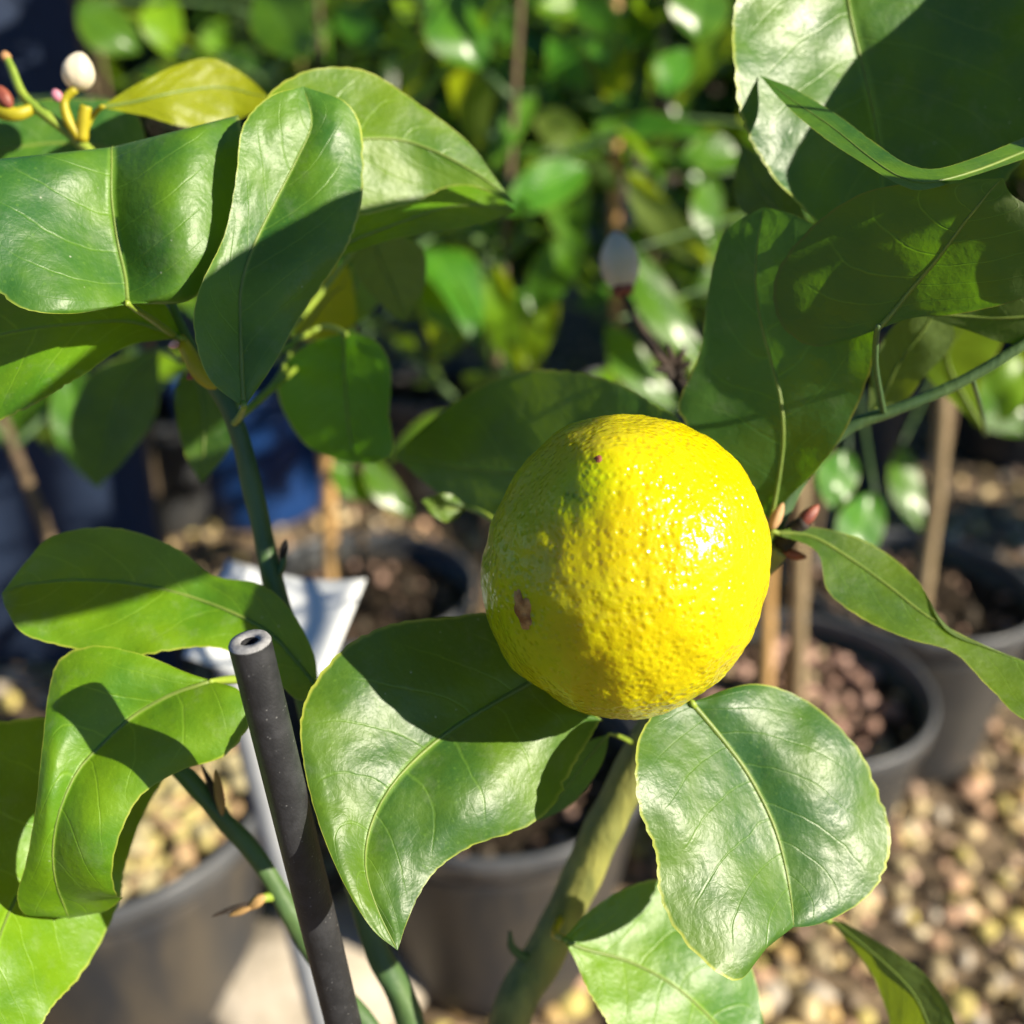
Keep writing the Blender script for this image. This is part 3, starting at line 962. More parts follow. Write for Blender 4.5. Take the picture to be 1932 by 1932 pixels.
def leaf(rows, ref, gx, gy, fold=(0.0, 0.0), under=False, mat='leaf', seed=0, bulge=(0.0, 0.0), ripple=0.05, ser=0.03, rib=0.065, petiole=None,
         label=None, tipcurl=0.0, basecurl=0.0, wave=0.05, nteeth=26, nv=84, nu=41, prad=0.10, pmat='petiole', vein_r=None):
    """rows: base -> tip, each (Lx,Ly, Mx,My, Rx,Ry [,eL,eM,eR]); first and last are (x,y[,e]).  depth = plane(ref, gx, gy) + folds"""
    x0, y0, d0 = ref
    sc = d0 / FW
    full = []
    for r in rows:
        if len(r) in (2, 3):
            e = r[2] if len(r) == 3 else 0.0
            full.append([r[0], r[1], e] * 3)
        else:
            e = r[6:] if len(r) >= 9 else (0, 0, 0)
            full.append([r[0], r[1], e[0], r[2], r[3], e[1], r[4], r[5], e[2]])
    for f in full:
        hl = math.hypot(f[0] - f[3], f[1] - f[4]) * sc
        hr = math.hypot(f[6] - f[3], f[7] - f[4]) * sc
        for k in (0, 3, 6):
            f[k + 2] += d0 + gx * (f[k] - x0) * sc + gy * (y0 - f[k + 1]) * sc
        f[2] -= fold[0] * hl
        f[8] -= fold[1] * hr
    D = crom(full, nv)
    ph = seed * 1.7
    V, UVs = [], []
    for j in range(nv):
        v = j / (nv - 1)
        Lp, Mp, Rp = D[j, 0:3], D[j, 3:6], D[j, 6:9]
        cl = tipcurl * max(0, (v - .6) / .4) ** 2 + basecurl * max(0, (.3 - v) / .3) ** 2
        for i in range(nu):
            u = -1 + 2 * i / (nu - 1)
            a = abs(u)
            S = Lp if u < 0 else Rp
            tooth = abs(((v * nteeth + 0.3 * math.sin(v * 19 + ph)) % 1.0) - 0.35)
            au = a * (1 - ser * (a ** 6) * tooth * 2 * min(1, 5 * v * (1 - v)) * (.45 + .9 * noise.noise(Vector((v * 11, 3 if u > 0 else 7, seed)))))
            p = Mp + (S - Mp) * au
            hw = math.hypot(S[0] - Mp[0], S[1] - Mp[1]) * sc
            b = bulge[0] if u < 0 else bulge[1]
            dz = -b * math.sin(math.pi * a) * hw + cl
            env = a * (1 - a * .5)
            dz += ripple * 1.2 * 0.6 * 0.35 * env * math.sin(2 * math.pi * (v * 6 - a ** 1.3 * 1.8 + (0.22 if u > 0 else 0)) + ph) * min(1, hw)
            dz += wave * (a ** 2.5) * math.sin(2 * math.pi * (v * 2.6 + (0.37 if u > 0 else 0)) + ph * 2) * min(1, hw)
            dz += .55 * ripple * env * noise.noise(Vector((v * 9 + seed, u * 3.2 - abs(u) * 2, seed * 2.2))) * min(1, hw)
            nz = noise.noise(Vector((p[0] * .0052, p[1] * .0052, seed * 3.1))) * .34 + noise.noise(Vector((p[0] * .013, p[1] * .013, seed * 5.3))) * .07
            dz += nz * min(1, hw) * (ripple / .05)
            V.append(P(p[0], p[1], p[2] + dz))
            UVs.append((0.5 + 0.5 * u, v))
    F = []
    for j in range(nv - 1):
        for i in range(nu - 1):
            a = j * nu + i
            F.append((a, a + 1, a + nu + 1, a + nu))
    # orient: upper side towards / away from the viewer
    acc = 0.0
    for f in F[::37]:
        n = (V[f[1]] - V[f[0]]).cross(V[f[3]] - V[f[0]])
        acc += n.dot(CAM - V[f[0]])
    if (acc < 0) != under:
        F = [f[::-1] for f in F]
    o = mesh_obj('leaf', V, F, M[mat], tree, uv=UVs)
    if label:
        o['label'] = label
    mid = nu // 2
    pts = [V[j * nu + mid] for j in range(0, nv, 3)]
    n = len(pts)
    tube('midrib', pts, [(rib * (1 - .85 * (i / (n - 1))) + .004) / 100 for i in range(n)], M['midrib'], o, 7)
    if petiole:
        pp = [V[mid + nu * 2], V[mid]] + [P(*q) for q in petiole]
        rr = [rib / 100, rib * 1.15 / 100] + [prad / 100] * len(petiole)
        tube('petiole', pp, rr, M[pmat], o, 9, 5 * len(pp))
    return o


# upper cluster
leaf([(242, 574), (130, 592, 240, 560, 357, 567), (30, 577, 236, 520, 398, 508), (-45, 500, 222, 455, 433, 428), (-65, 400, 211, 375, 456, 345),
      (-40, 325, 211, 312, 460, 268), (0, 300, 212, 277, 451, 217, .3, .3, .3), (20, 335, 225, 305, 440, 255, 1.8, 1.6, 1.6), (280, 340, 3.4)],
     (230, 450, 25.6), .26, .24, (0.34, 0.16), seed=1, bulge=(.10, .26), ripple=.05, petiole=[(290, 605, 26.6), (338, 640, 28.0)], nteeth=30, mat='leaf')
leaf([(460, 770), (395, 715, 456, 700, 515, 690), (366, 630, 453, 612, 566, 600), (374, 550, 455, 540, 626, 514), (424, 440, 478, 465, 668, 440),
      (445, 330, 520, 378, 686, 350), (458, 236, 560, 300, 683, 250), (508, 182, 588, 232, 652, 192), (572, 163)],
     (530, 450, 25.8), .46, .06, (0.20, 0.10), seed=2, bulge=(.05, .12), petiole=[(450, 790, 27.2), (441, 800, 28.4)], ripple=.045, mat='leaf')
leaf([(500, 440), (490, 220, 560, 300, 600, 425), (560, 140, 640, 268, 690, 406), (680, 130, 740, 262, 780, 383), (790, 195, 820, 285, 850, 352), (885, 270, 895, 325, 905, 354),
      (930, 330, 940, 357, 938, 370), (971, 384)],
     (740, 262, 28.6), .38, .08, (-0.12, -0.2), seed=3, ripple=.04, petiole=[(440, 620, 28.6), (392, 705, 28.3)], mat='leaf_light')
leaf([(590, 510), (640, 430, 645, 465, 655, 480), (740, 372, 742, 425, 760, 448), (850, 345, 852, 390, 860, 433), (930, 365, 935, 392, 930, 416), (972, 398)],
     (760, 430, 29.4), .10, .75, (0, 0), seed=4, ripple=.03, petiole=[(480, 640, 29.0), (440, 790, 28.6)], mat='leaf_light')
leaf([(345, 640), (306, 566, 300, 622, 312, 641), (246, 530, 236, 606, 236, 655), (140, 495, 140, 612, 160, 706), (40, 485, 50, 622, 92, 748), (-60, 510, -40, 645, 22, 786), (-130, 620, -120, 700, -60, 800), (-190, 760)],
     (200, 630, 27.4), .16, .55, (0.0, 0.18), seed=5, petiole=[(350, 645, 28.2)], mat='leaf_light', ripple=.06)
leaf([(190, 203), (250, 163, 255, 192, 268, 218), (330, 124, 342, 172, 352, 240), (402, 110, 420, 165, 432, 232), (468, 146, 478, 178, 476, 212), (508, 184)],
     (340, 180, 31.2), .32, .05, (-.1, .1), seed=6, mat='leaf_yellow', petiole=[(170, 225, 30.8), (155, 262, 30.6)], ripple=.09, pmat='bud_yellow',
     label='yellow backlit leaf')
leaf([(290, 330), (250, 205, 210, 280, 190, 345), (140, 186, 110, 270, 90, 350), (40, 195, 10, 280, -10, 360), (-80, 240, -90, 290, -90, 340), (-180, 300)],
     (110, 270, 32.5), .2, .3, (.1, .1), seed=7, petiole=[(320, 420, 31), (325, 560, 28.6)])
# flower twig
stem('twig', [(320, 560, 28.4, .13), (260, 380, 30.0, .14), (150, 268, 30.4, .17), (90, 220, 30.2, .16), (45, 180, 30.2, .15), (22, 130, 30.2, .13), (12, 108, 30.2, .10)], 'petiole')


def ball(name, c, rx, ry, mat, parent=tree, stretch=1.0, seed=0, d=None):
    """bud: an egg shaped lathe with petal creases, long axis towards c2"""
    a, b = c
    a, b = P(*a), P(*b)
    ax = (b - a)
    L = ax.length
    ax.normalize()
    ref = FWD if abs(ax.dot(FWD)) < .8 else RIGHT
    x = ax.cross(ref).normalized(); y = ax.cross(x)
    V, F = [], []
    n, seg = 18, 30
    for j in range(n + 1):
        f = j / n
        r = math.sin(math.pi * min(1, f ** rx)) ** .62 if 0 < f < 1 else 0.0
        for k in range(seg):
            t = 2 * math.pi * k / seg
            cr = 1 - .07 * abs(math.sin(2.5 * t + seed + f * 1.2)) ** 6
            V.append(a + ax * (L * f) + (x * math.cos(t) + y * math.sin(t)) * (r * ry / 100 * cr))
    for j in range(n):
        for k in range(seg):
            k2 = (k + 1) % seg
            F.append((j * seg + k, j * seg + k2, (j + 1) * seg + k2, (j + 1) * seg + k))
    return mesh_obj(name, V, F, M[mat], parent)


ball('flower_bud', ((142, 170, 30), (154, 98, 30)), .82, .47, 'bud_white')
stem('bud_stalk', [(150, 262, 30.3, .16), (128, 225, 30.1, .15), (122, 190, 30, .12), (142, 168, 30, .14)], 'bud_yellow', n=16)
stem('bud_stalk', [(155, 266, 30.3, .17), (158, 225, 30.1, .17), (163, 200, 30, .16)], 'bud_yellow', n=10)
ball('flower_bud', ((112, 192, 29.9), (102, 168, 29.9)), .9, .16, 'bud_pink')
stem('bud_stalk', [(60, 205, 30.2, .16), (30, 215, 30, .2), (-5, 205, 30, .22), (-30, 180, 30, .1)], 'bud_yellow', n=12)
ball('flower_bud', ((20, 205, 29.8), (-6, 160, 29.8)), .9, .22, 'bud_red')
ball('flower_bud', ((14, 118, 30.2), (8, 96, 30.2)), .9, .15, 'bud_tan')
# yellow young shoot below the cluster
stem('shoot', [(338, 638, 27.9, .16), (356, 668, 27.6, .19), (374, 702, 27.5, .19), (395, 724, 27.5, .15), (408, 732, 27.5, .05)], 'bud_yellow', n=18)
ball('flower_bud', ((338, 645, 27.6), (318, 655, 27.5)), .9, .12, 'bud_pink')
ball('flower_bud', ((372, 700, 27.9), (352, 716, 27.9)), .9, .12, 'bud_red')

# leaves hanging a little farther back, out of focus
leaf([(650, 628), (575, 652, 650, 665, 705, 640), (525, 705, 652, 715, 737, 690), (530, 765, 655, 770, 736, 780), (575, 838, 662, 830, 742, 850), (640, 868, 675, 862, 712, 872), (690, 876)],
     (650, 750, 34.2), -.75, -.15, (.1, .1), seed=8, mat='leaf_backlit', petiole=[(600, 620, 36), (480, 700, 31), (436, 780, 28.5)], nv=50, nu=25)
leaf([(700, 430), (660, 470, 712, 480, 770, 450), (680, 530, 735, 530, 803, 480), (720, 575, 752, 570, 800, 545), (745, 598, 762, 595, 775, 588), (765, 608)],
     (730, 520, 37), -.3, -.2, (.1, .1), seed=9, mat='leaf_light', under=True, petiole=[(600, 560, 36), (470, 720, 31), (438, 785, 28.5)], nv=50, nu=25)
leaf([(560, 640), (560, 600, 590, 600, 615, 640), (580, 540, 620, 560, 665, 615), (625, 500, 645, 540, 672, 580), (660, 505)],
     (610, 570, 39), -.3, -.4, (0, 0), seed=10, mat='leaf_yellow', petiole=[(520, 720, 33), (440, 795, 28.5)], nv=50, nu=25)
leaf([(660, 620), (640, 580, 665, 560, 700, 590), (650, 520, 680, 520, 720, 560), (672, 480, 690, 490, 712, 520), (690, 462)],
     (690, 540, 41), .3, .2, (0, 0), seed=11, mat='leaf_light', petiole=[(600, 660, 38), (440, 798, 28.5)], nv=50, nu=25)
leaf([(350, 700), (330, 740, 375, 730, 440, 735), (335, 800, 385, 790, 452, 790), (350, 860, 385, 850, 432, 850), (380, 912)],
     (385, 800, 35), .0, .1, (.2, .2), seed=12, petiole=[(380, 690, 30), (392, 705, 28.3)], nv=50, nu=25)
leaf([(300, 660), (190, 690, 240, 720, 300, 740), (150, 740, 212, 780, 292, 790), (130, 810, 200, 840, 250, 850), (150, 880, 185, 890, 215, 890), (180, 920)],
     (210, 800, 46), .05, .2, (.3, .3), seed=13, petiole=[(340, 680, 36), (350, 650, 28.4)], nv=50, nu=25)
leaf([(880, 958), (850, 932, 845, 960, 850, 985), (815, 935, 812, 955, 820, 975), (795, 945)],
     (840, 955, 33), .3, .3, seed=14, mat='leaf_light', nv=40, nu=19, petiole=[(960, 1000, 31.5), (1300, 1255, 30.5)])


# left side
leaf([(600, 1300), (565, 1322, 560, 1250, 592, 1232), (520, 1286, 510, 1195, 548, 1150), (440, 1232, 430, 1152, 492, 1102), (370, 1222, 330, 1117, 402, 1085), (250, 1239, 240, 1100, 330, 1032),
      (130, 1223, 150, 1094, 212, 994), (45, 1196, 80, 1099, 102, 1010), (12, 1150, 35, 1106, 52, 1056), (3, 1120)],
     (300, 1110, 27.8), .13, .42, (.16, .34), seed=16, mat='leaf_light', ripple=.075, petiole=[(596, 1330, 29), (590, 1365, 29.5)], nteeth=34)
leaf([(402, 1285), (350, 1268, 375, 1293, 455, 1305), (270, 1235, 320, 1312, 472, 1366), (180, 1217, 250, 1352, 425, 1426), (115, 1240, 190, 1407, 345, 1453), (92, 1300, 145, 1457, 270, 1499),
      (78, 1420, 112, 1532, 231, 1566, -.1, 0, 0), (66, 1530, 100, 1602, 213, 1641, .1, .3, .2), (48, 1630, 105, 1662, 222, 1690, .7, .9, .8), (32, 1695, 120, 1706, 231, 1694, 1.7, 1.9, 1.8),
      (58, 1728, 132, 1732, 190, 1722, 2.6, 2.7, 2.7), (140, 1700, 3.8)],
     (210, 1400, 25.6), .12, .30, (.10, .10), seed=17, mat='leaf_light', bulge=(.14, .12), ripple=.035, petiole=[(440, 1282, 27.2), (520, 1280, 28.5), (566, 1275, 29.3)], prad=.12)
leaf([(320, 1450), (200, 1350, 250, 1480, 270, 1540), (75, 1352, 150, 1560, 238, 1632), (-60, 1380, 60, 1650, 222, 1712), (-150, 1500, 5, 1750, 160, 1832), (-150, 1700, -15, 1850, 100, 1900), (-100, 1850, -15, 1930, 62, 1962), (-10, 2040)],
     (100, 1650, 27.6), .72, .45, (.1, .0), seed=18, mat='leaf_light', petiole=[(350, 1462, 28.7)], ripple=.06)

# around the lemon
leaf([(1012, 1282), (935, 1164, 962, 1310, 1128, 1352), (850, 1163, 907, 1342, 1130, 1366), (742, 1175, 850, 1378, 1092, 1432), (660, 1212, 792, 1425, 1052, 1512), (600, 1275, 742, 1478, 988, 1564),
      (567, 1350, 706, 1540, 892, 1597), (572, 1440, 690, 1600, 822, 1645), (598, 1545, 692, 1656, 786, 1700), (645, 1660, 712, 1716, 766, 1746), (700, 1750, 735, 1764, 756, 1776), (750, 1793)],
     (995, 1290, 26.9), .34, .38, (.05, .06), seed=19, mat='leaf', bulge=(.04, .10), petiole=[(1080, 1290, 28.2), (1180, 1325, 29.6), (1245, 1350, 30.9)], ripple=.06, nteeth=30, label=None)
leaf([(1303, 1325), (1245, 1335, 1335, 1362, 1420, 1290), (1208, 1385, 1370, 1405, 1520, 1320), (1197, 1450, 1405, 1452, 1610, 1398), (1205, 1530, 1437, 1508, 1655, 1480), (1235, 1610, 1462, 1565, 1681, 1575),
      (1243, 1690, 1478, 1620, 1668, 1652), (1290, 1778, 1488, 1670, 1620, 1706), (1385, 1851, 1494, 1710, 1560, 1738), (1440, 1795, 1496, 1735, 1525, 1748), (1497, 1749)],
     (1400, 1450, 25.6), .42, .40, (.05, .10), seed=20, mat='leaf_gloss', bulge=(.06, .10), ripple=.05, petiole=[(1285, 1322, 26.8), (1262, 1338, 28.6), (1258, 1335, 30.8)], rib=.08)
leaf([(1150, 1385), (1105, 1400, 1125, 1412, 1140, 1430), (1050, 1430, 1085, 1465, 1115, 1475), (1020, 1480, 1050, 1510, 1075, 1520), (1015, 1550)],
     (1080, 1460, 29.2), -.4, .0, seed=33, mat='leaf', rib=.03, prad=.06, petiole=[(1175, 1392, 30.5), (1215, 1415, 31.3)], nv=50, nu=25)
leaf([(1062, 1772), (1110, 1720, 1100, 1790, 1085, 1812), (1180, 1675, 1180, 1812, 1110, 1872), (1260, 1660, 1260, 1852, 1142, 1925), (1360, 1720, 1330, 1910, 1190, 2012), (1420, 1830, 1390, 1982, 1270, 2080), (1445, 1960, 1430, 2052, 1360, 2100), (1455, 2110)],
     (1200, 1800, 28.4), .42, .48, (.08, .05), seed=21, mat='leaf_light', petiole=[(1052, 1768, 29.4)])
leaf([(1565, 1737), (1592, 1741, 1588, 1752, 1585, 1759), (1682, 1792, 1665, 1815, 1640, 1830), (1752, 1845, 1728, 1882, 1674, 1912), (1802, 1930, 1768, 1970, 1702, 2000), (1830, 2070)],
     (1680, 1830, 30), -.5, .5, (.0, -.6), seed=22, mat='leaf_light', under=True, ripple=.03)
leaf([(1330, 905), (1288, 800, 1270, 900, 1230, 960), (1237, 762, 1200, 900, 1150, 1000), (1152, 716, 1110, 898, 1060, 1010), (1060, 697, 1020, 895, 980, 996), (975, 702, 930, 889, 906, 968), (885, 740, 860, 881, 850, 946),
      (805, 800, 795, 869, 795, 906), (743, 858)],
     (1000, 890, 32.6), -.72, .10, (.05, .05), seed=23, mat='leaf', petiole=[(1390, 985, 31.6), (1440, 1062, 29.5)])
leaf([(1456, 978), (1418, 960, 1470, 900, 1492, 935), (1340, 880, 1478, 830, 1548, 880), (1290, 798, 1474, 760, 1602, 800), (1281, 755, 1458, 690, 1646, 690), (1318, 668, 1436, 610, 1652, 590), (1334, 560, 1426, 540, 1622, 510),
      (1350, 480, 1428, 470, 1560, 440), (1375, 428, 1435, 425, 1500, 405), (1440, 391)],
     (1470, 720, 28.0), -.42, -.12, (.0, .1), seed=24, mat='leaf_under', petiole=[(1458, 1010, 28.9), (1455, 1045, 29.2)], ripple=.05, nteeth=20, ser=.02)
leaf([(1655, 622), (1600, 641, 1678, 597, 1722, 600), (1525, 652, 1708, 560, 1812, 592), (1467, 602, 1738, 525, 1910, 570), (1464, 515, 1768, 490, 1985, 535), (1530, 428, 1798, 450, 2022, 480), (1620, 367, 1824, 415, 2012, 430),
      (1712, 346, 1850, 383, 1966, 400), (1800, 340, 1870, 358, 1912, 370), (1892, 336)],
     (1740, 520, 24.4), -.42, -.30, (-.05, -.05), seed=25, mat='leaf_under', under=True, petiole=[(1652, 690, 26.2), (1668, 783, 28.3)], prad=.08, pmat='stem_green', nteeth=22, ser=.02, label='leaf seen from its underside')
leaf([(2110, 225), (2030, 215, 2035, 245, 2035, 265), (1935, 258, 1935, 285, 1935, 299), (1842, 296, 1842, 322, 1832, 333), (1766, 318, 1756, 344, 1746, 358), (1710, 308, 1700, 335, 1700, 350), (1655, 272, 1642, 298, 1630, 309), (1580, 217, 1570, 240, 1552, 258), (1500, 168, 1490, 186, 1478, 194), (1433, 142)],
     (1700, 330, 23.8), .05, 1.9, (0, .0), seed=26, mat='leaf', petiole=[(2190, 240, 26), (2180, 500, 27)], ripple=.03, nteeth=34, ser=.05, rib=.05)
leaf([(1585, -120), (1420, -80, 1595, -30, 1800, -90), (1383, 20, 1608, 50, 1925, -20), (1384, 130, 1628, 130, 1990, 90), (1397, 225, 1643, 195, 1990, 200), (1440, 310, 1655, 255, 1940, 290), (1500, 380, 1662, 310, 1870, 370), (1560, 430, 1665, 370, 1780, 420), (1665, 452)],
     (1640, 200, 29.4), .10, .02, (.36, .22), seed=27, mat='leaf_gloss', ripple=.08, wave=.12, petiole=[(1600, -200, 29), (1900, -200, 29), (2150, 300, 28), (2060, 570, 27)])
leaf([(1455, 1005), (1520, 994, 1530, 1012, 1540, 1040), (1600, 1008, 1605, 1055, 1562, 1116), (1670, 1042, 1676, 1106, 1628, 1168), (1735, 1100, 1748, 1162, 1712, 1205), (1785, 1188, 1825, 1205, 1800, 1232), (1870, 1226, 1900, 1237, 1870, 1302), (1950, 1255, 1965, 1264, 1945, 1362), (2080, 1340)],
     (1640, 1100, 27.8), .0, .55, (.1, .2), seed=28, mat='leaf', petiole=[(1450, 1030, 28.9)], ripple=.025)
leaf([(2080, 560), (2000, 520, 1990, 590, 1990, 650), (1900, 520, 1890, 600, 1900, 648), (1800, 540, 1800, 595, 1830, 625), (1720, 590)],
     (1880, 590, 27.2), -.2, -.5, (0, 0), seed=29, mat='leaf_under', under=True, petiole=[(2100, 560, 26.9), (2060, 572, 27)], nv=50, nu=25)
leaf([(1640, 790), (1640, 740, 1668, 745, 1700, 765), (1650, 680, 1700, 680, 1745, 710), (1690, 610, 1745, 620, 1800, 640), (1780, 560)],
     (1700, 690, 31.5), -.3, -.2, (0, 0), seed=30, mat='leaf_light', under=True, petiole=[(1620, 800, 28.7)], nv=50, nu=25)
leaf([(1540, 470), (1480, 440, 1470, 400, 1510, 380), (1400, 400, 1430, 350, 1480, 330), (1385, 340, 1410, 310, 1440, 300), (1400, 270)],
     (1440, 380, 34), -.4, .1, seed=31, mat='leaf', petiole=[(1620, 560, 31), (1650, 700, 29), (1665, 783, 28.4)], nv=50, nu=25)
leaf([(1860, 820), (1740, 700, 1790, 690, 1850, 720), (1730, 650, 1800, 640, 1880, 670), (1760, 610, 1830, 610, 1900, 620), (1900, 590)],
     (1810, 660, 40), -.2, -.4, seed=32, mat='leaf_bg_young', petiole=[(1852, 775, 33), (1835, 716, 27.9)], prad=.07, pmat='stem_green', nv=50, nu=25)

# unseen leaves added outside the frame to cast shade on leaves in view


def shade_leaf(x, y, d, t, ln, w, rot, seed):
    """unseen leaf added t cm towards the sun from the point (x, y, d)"""
    q = P(x, y, d) + SUN * (t / 100) - CAM
    dd_ = q.dot(FWD)
    cx_, cy_ = 966 + q.dot(RIGHT) / dd_ * FW, 966 - q.dot(UP) / dd_ * FW
    k_ = FW / (dd_ * 100)
    ca, sa = math.cos(rot), math.sin(rot)
    rows = []
    for v in (0, .12, .28, .45, .62, .8, .92, 1.0):
        mx, my = (v - .5) * ln * k_ * ca, (v - .5) * ln * k_ * sa
        hw = w * .5 * k_ * math.sin(math.pi * v ** .85) ** .75 if 0 < v < 1 else 0
        if hw == 0:
            rows.append((cx_ + mx, cy_ + my))
        else:
            rows.append((cx_ + mx + sa * hw, cy_ + my - ca * hw, cx_ + mx, cy_ + my, cx_ + mx - sa * hw, cy_ + my + ca * hw))
    leaf(rows, (cx_, cy_, dd_ * 100), .9, .4, (.1, .1), seed=seed, nv=40, nu=21, petiole=[(2190, 480, 26.5), (2060, 570, 27)])


shade_leaf(1985, 130, 28.5, 6.0, 9.5, 4.6, 1.62, 40)
shade_leaf(470, 650, 26.5, 21.0, 8.0, 4.4, 2.7, 41)
shade_leaf(200, 1000, 28.5, 33.0, 7.5, 4.2, 3.0, 43)

# node and buds beside the lemon
stem('bud_stalk', [(1472, 1032, 29, .3), (1500, 1000, 28.8, .26), (1520, 985, 28.6, .2)], 'dead', n=10)
ball('flower_bud', ((1508, 992, 28.7), (1545, 952, 28.7)), .85, .20, 'bud_red')
ball('bract', ((1455, 1000, 28.2), (1478, 948, 28.2)), .8, .16, 'bud_tan')
ball('flower_bud', ((1475, 1042, 28.9), (1522, 1052, 28.8)), .9, .15, 'bud_red')
# dried flower on the lower branch
ball('flower_bud', ((500, 1690, 29), (464, 1716, 29)), .8, .17, 'dead_brown')
stem('bud_stalk', [(520, 1690, 29.5, .15), (495, 1695, 29.1, .12)], 'petiole', n=8)
ball('dried_petal', ((475, 1712, 28.9), (430, 1728, 28.9)), .9, .10, 'dead_brown')
ball('dried_petal', ((470, 1702, 28.9), (398, 1730, 28.8)), .9, .07, 'dead')
ball('dried_petal', ((425, 1548, 28.8), (380, 1440, 28.6)), .9, .10, 'dead')
ball('dried_petal', ((420, 1540, 28.7), (405, 1450, 28.4)), .9, .13, 'dead_brown')
# short stub on the left branch
stem('stub', [(515, 1095, 29, .14), (532, 1070, 28.9, .11), (536, 1045, 28.8, .08)], 'stem_green', n=8)
ball('dried_petal', ((532, 1055, 28.8), (540, 1018, 28.7)), .9, .11, 'dead')
# pale bud on a dark twig behind the lemon
stem('twig', [(1420, 1085, 30, .2), (1380, 900, 34, .16), (1300, 745, 37, .15), (1240, 665, 38.5, .14), (1195, 595, 39, .12), (1174, 552, 39, .12)], 'dead')
ball('calyx', ((1178, 560, 39), (1170, 520, 39)), .7, .46, 'bud_red')
ball('flower_bud', ((1178, 556, 39), (1160, 436, 39)), .95, .76, 'bud_white')
for a in range(7):
    an = a * .9
    ball('dried_petal', ((1272, 700, 37.5), (1268 + 40 * math.cos(an), 680 + 36 * math.sin(an), 37.2)), .9, .16, 'dead')

# ------------------------------------------------------------------ the lemon
LC = (1177, 1066, 25.0)
LR = 3.52  # cm
lem = thing('lemon', P(1240, 1120, 28.3), 'ripe yellow lemon with a green tinge and a brown scar', 'lemon')
SIL = [(1190, 777), (1130, 782), (1060, 806), (990, 868), (945, 940), (915, 1030), (905, 1098), (922, 1180), (975, 1268), (1035, 1314), (1120, 1350), (1190, 1357), (1260, 1341), (1335, 1296), (1395, 1232), (1428, 1150), (1447, 1050), (1440, 975), (1412, 900), (1368, 846), (1310, 806), (1250, 785)]
ang = np.array([math.atan2(LC[1] - y, x - LC[0]) for x, y in SIL])
rad = np.array([math.hypot(x - LC[0], LC[1] - y) for x, y in SIL]) / FW * LC[2]
od = np.argsort(ang)
ang, rad = ang[od], rad[od]
ang = np.concatenate([ang - 2 * math.pi, ang, ang + 2 * math.pi]); rad = np.tile(rad, 3)
tt = np.linspace(-math.pi, math.pi, 361)
sil = np.interp(tt, ang, rad)
ker = np.hanning(15); ker /= ker.sum()
sil = np.convolve(np.concatenate([sil[-40:-1], sil, sil[1:40]]), ker, 'same')[39:39 + 361]
sil *= 0.986
NIP = Vector((-.165, .625, .76)).normalized()


def lem_r(d):
    """radius (cm) of the smooth fruit in direction d (right, up, to the viewer)"""
    phi = math.atan2(d.y, d.x)
    w = d.x * d.x + d.y * d.y
    r = np.interp(phi, tt, sil) * w + 3.55 * (1 - w)
    c = max(-1, min(1, d.dot(NIP)))
    an = math.acos(c)
    r += 0.24 * math.exp(-(an / .27) ** 2) - .03 * math.exp(-((an - .48) / .14) ** 2)
    r += .06 * noise.noise(d * 2.3 + Vector((3, 1, 4))) + .05 * noise.noise(d * 5.0) + .022 * noise.noise(d * 10)
    return r


def lem_world(d, r):
    c = P(*LC)
    return c + (RIGHT * d.x + UP * d.y - FWD * d.z) * (r / 100)


def green_amt(d):
    g = 0.0
    e = Vector((-.86, .10, .35)).normalized()
    g += .62 * max(0, (d.dot(e) - .45) / .55) ** 1.1
    b = Vector((-.34, .50, .79)).normalized()
    an = math.acos(max(-1, min(1, d.dot(b))))
    g += 1.0 * math.exp(-(an / .22) ** 2)
    g += .25 * math.exp(-(math.acos(max(-1, min(1, d.dot(Vector((-.62, -.55, .45)).normalized())))) / .45) ** 2)
    g += .25 * noise.noise(d * 4.1) + .05 * noise.noise(d * 11)
    return max(0, min(1.6, g))


NS, NR = 520, 260
V, G = [], []
nipd = NIP
for j in range(NR + 1):
    th = math.pi * j / NR
    for i in range(NS):
        ph = 2 * math.pi * i / NS
        # pole along the axis away from the viewer so that cells are even where it shows
        d = Vector((math.sin(th) * math.cos(ph), math.cos(th), math.sin(th) * math.sin(ph)))
        r = lem_r(d)
        ax = d - nipd * d.dot(nipd)
        e = Vector((d.x * 1.0, d.y * .62, d.z))
        wr = noise.noise(e * 19 + Vector((noise.noise(d * 6) * 1.6, 0, 0)))
        w2 = noise.noise(e * 33 + Vector((5, 2, 0)))
        w3 = noise.noise(d * 62)
        side = .45 + .55 * max(0, min(1, (d.x + .45) / .5))
        r += side * (.016 * wr + .012 * w2) + .005 * w3
        vd = noise.voronoi(d * 34)[0]
        r -= .007 * side * max(0, 1 - vd[0] / .32)
        V.append(lem_world(d, r))
        G.append(green_amt(d))
F = []
for j in range(NR):
    for i in range(NS):
        i2 = (i + 1) % NS
        F.append((j * NS + i, j * NS + i2, (j + 1) * NS + i2, (j + 1) * NS + i))


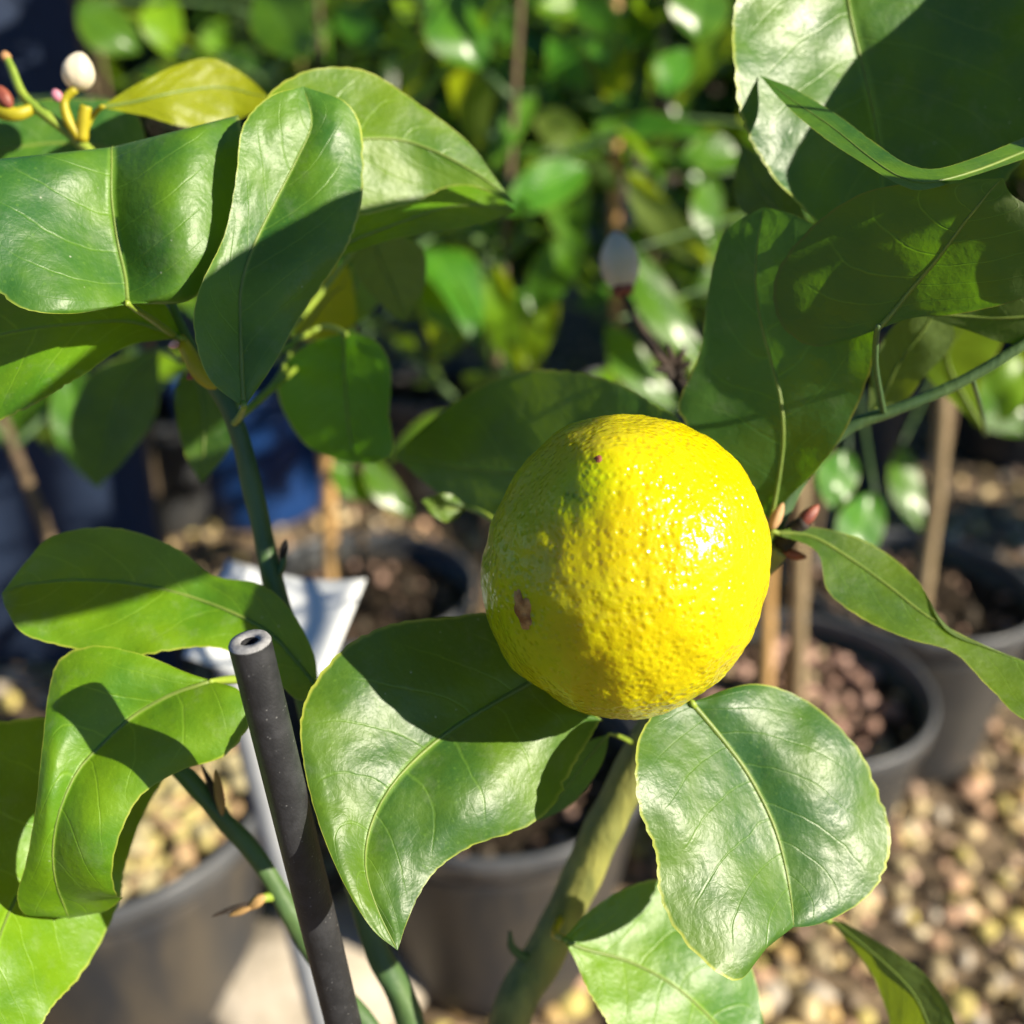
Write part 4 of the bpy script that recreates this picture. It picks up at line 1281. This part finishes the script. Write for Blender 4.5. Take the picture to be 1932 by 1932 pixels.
def lemon_mat():
    m, nt, out = new_mat('lemon rind')
    L = nt.links
    at = N(nt, 'ShaderNodeAttribute', attribute_name='green')
    geo = N(nt, 'ShaderNodeNewGeometry')
    pos = geo.outputs['Position']
    vo = N(nt, 'ShaderNodeTexVoronoi')
    vo.inputs['Scale'].default_value = 520
    L.new(pos, vo.inputs['Vector'])
    pit = math_n(nt, 'SUBTRACT', 1.0, ss(nt, vo.outputs['Distance'], 0.05, 0.55))
    g = math_n(nt, 'ADD', at.outputs['Fac'], math_n(nt, 'MULTIPLY', math_n(nt, 'SUBTRACT', pit, 0.4), math_n(nt, 'MULTIPLY', at.outputs['Fac'], 0.3)))
    yel = mix_c(nt, ss(nt, tex_noise(nt, pos, 90, 3), 0.3, 0.7), (0.57, 0.465, 0.0012), (0.60, 0.515, 0.0016))
    yel = mix_c(nt, math_n(nt, 'MULTIPLY', pit, 0.18), yel, (0.52, 0.36, 0.0012))
    col = mix_c(nt, math_n(nt, 'MULTIPLY', g, 1.0, clamp=True), yel, (0.42, 0.52, 0.002))
    col = mix_c(nt, ss(nt, g, 0.8, 1.6), col, (0.17, 0.26, 0.006))
    pr = N(nt, 'ShaderNodeBsdfPrincipled')
    L.new(col, pr.inputs['Base Color'])
    pr.inputs['Roughness'].default_value = 0.19
    pr.inputs['Specular IOR Level'].default_value = 0.4
    pr.inputs['Subsurface Weight'].default_value = 0.6
    pr.inputs['Subsurface Radius'].default_value = (0.012, 0.008, 0.001)
    pr.inputs['Subsurface Scale'].default_value = 1.0
    h = math_n(nt, 'MULTIPLY', pit, -1.0)
    h = math_n(nt, 'ADD', h, math_n(nt, 'MULTIPLY', tex_noise(nt, pos, 900, 3), 0.8))
    bm = N(nt, 'ShaderNodeBump')
    bm.inputs['Strength'].default_value = 0.7
    bm.inputs['Distance'].default_value = 0.0004
    L.new(h, bm.inputs['Height'])
    L.new(bm.outputs[0], pr.inputs['Normal'])
    L.new(pr.outputs[0], out.inputs['Surface'])
    return m


rind = mesh_obj('rind', V, F, lemon_mat(), lem)
ga = rind.data.attributes.new('green', 'FLOAT', 'POINT')
ga.data.foreach_set('value', np.array(G, dtype=np.float32))
M['scar'] = simple_mat('scar tissue', (0.26, 0.085, 0.008), (0.56, 0.30, 0.09), 330, 0.75, 0.8, bdist=0.0006)
M['style'] = simple_mat('style scar', (0.20, 0.05, 0.03), (0.30, 0.09, 0.05), 700, 0.7, 0.5, bdist=0.0003)


def scar(name, cx, cy, rx, ry, rot, mat, seed, proud):
    dx, dy = (cx - LC[0]) / FW * LC[2] / 3.52, (LC[1] - cy) / FW * LC[2] / 3.52
    dx *= 0.92; dy *= 0.92
    Vv, Ff = [], []
    rings, seg = 7, 40
    for i in range(rings + 1):
        for k in range(seg):
            a = 2 * math.pi * k / seg
            e = 1 + .45 * noise.noise(Vector((math.cos(a) * 1.6, math.sin(a) * 1.6, seed))) + .18 * noise.noise(Vector((math.cos(a) * 5, math.sin(a) * 5, seed)))
            f = i / rings
            X, Y = rx * e * f * math.cos(a), ry * e * f * math.sin(a)
            x = dx + (X * math.cos(rot) - Y * math.sin(rot)) / 3.5
            y = dy + (X * math.sin(rot) + Y * math.cos(rot)) / 3.5
            d = Vector((x, y, math.sqrt(max(0.05, 1 - x * x - y * y)))).normalized()
            hgt = proud * (1 - f ** 4) * (1 + .5 * noise.noise(d * 60)) - .02 * f ** 4
            Vv.append(lem_world(d, lem_r(d) + .018 + hgt))
    for i in range(rings):
        for k in range(seg):
            k2 = (k + 1) % seg
            Ff.append((i * seg + k, i * seg + k2, (i + 1) * seg + k2, (i + 1) * seg + k))
    return mesh_obj(name, Vv, Ff, M[mat], lem)


sc_ = scar('scar', 968, 1142, .17, .42, .28, 'scar', 2.0, .03)
sc_['label'] = 'rough brown scar on the rind'
scar('style_scar', 1111, 879, .085, .06, 0, 'style', 6.0, .03)
# stalk and calyx at the far side, meeting the branch
b1 = lem_world(Vector((.30, -.30, -.9)).normalized(), 3.45)
tube('calyx', [b1 - FWD * .001, b1 + FWD * .003], [.006, .0045], M['petiole'], lem, 14)
tube('stalk', [b1, b1 + FWD * .006, P(1300, 1258, 30.5)], [.0024, .0022, .0026], M['petiole'], lem, 10, 12)

# ------------------------------------------------------------------ the black tube stake
top, bot = P(470, 1207, 22.0), P(655, 1960, 27.2)
ax = (bot - top).normalized()
end = top + ax * 0.62
ref = ax.cross(FWD).normalized(); rf2 = ax.cross(ref)
ro, ri = .0046, .00185
prof = [(ri, .03), (ri, .0006), (ri + .0003, 0), (ro - .0005, 0), (ro, .0006)]
tt_ = thing('tube_stake', end, 'speckled black hollow tube stake in front of the stems', 'stake')


def ax_lathe(name, prof, mat, seg=40):
    Vv, Ff = [], []
    m_ = len(prof)
    for k in range(seg):
        a = 2 * math.pi * k / seg
        for r, z in prof:
            Vv.append(top + ax * z + (ref * math.cos(a) + rf2 * math.sin(a)) * r)
    for k in range(seg):
        k2 = (k + 1) % seg
        for j in range(m_ - 1):
            Ff.append((k * m_ + j, k * m_ + j + 1, k2 * m_ + j + 1, k2 * m_ + j))
    return mesh_obj(name, Vv, Ff, M[mat], tt_, smooth=True)


ax_lathe('shaft', [(ro, .0007), (ro, .2), (ro, .62), (.0005, .622)], 'tube')
ax_lathe('cut_end', [(ri + .0001, .0006), (ri + .0004, 0), (ro - .0004, 0), (ro + .00003, .0008)], 'tube_cut')
ax_lathe('bore', [(ri, .0005), (ri, .03), (.0001, .03)], 'tube')
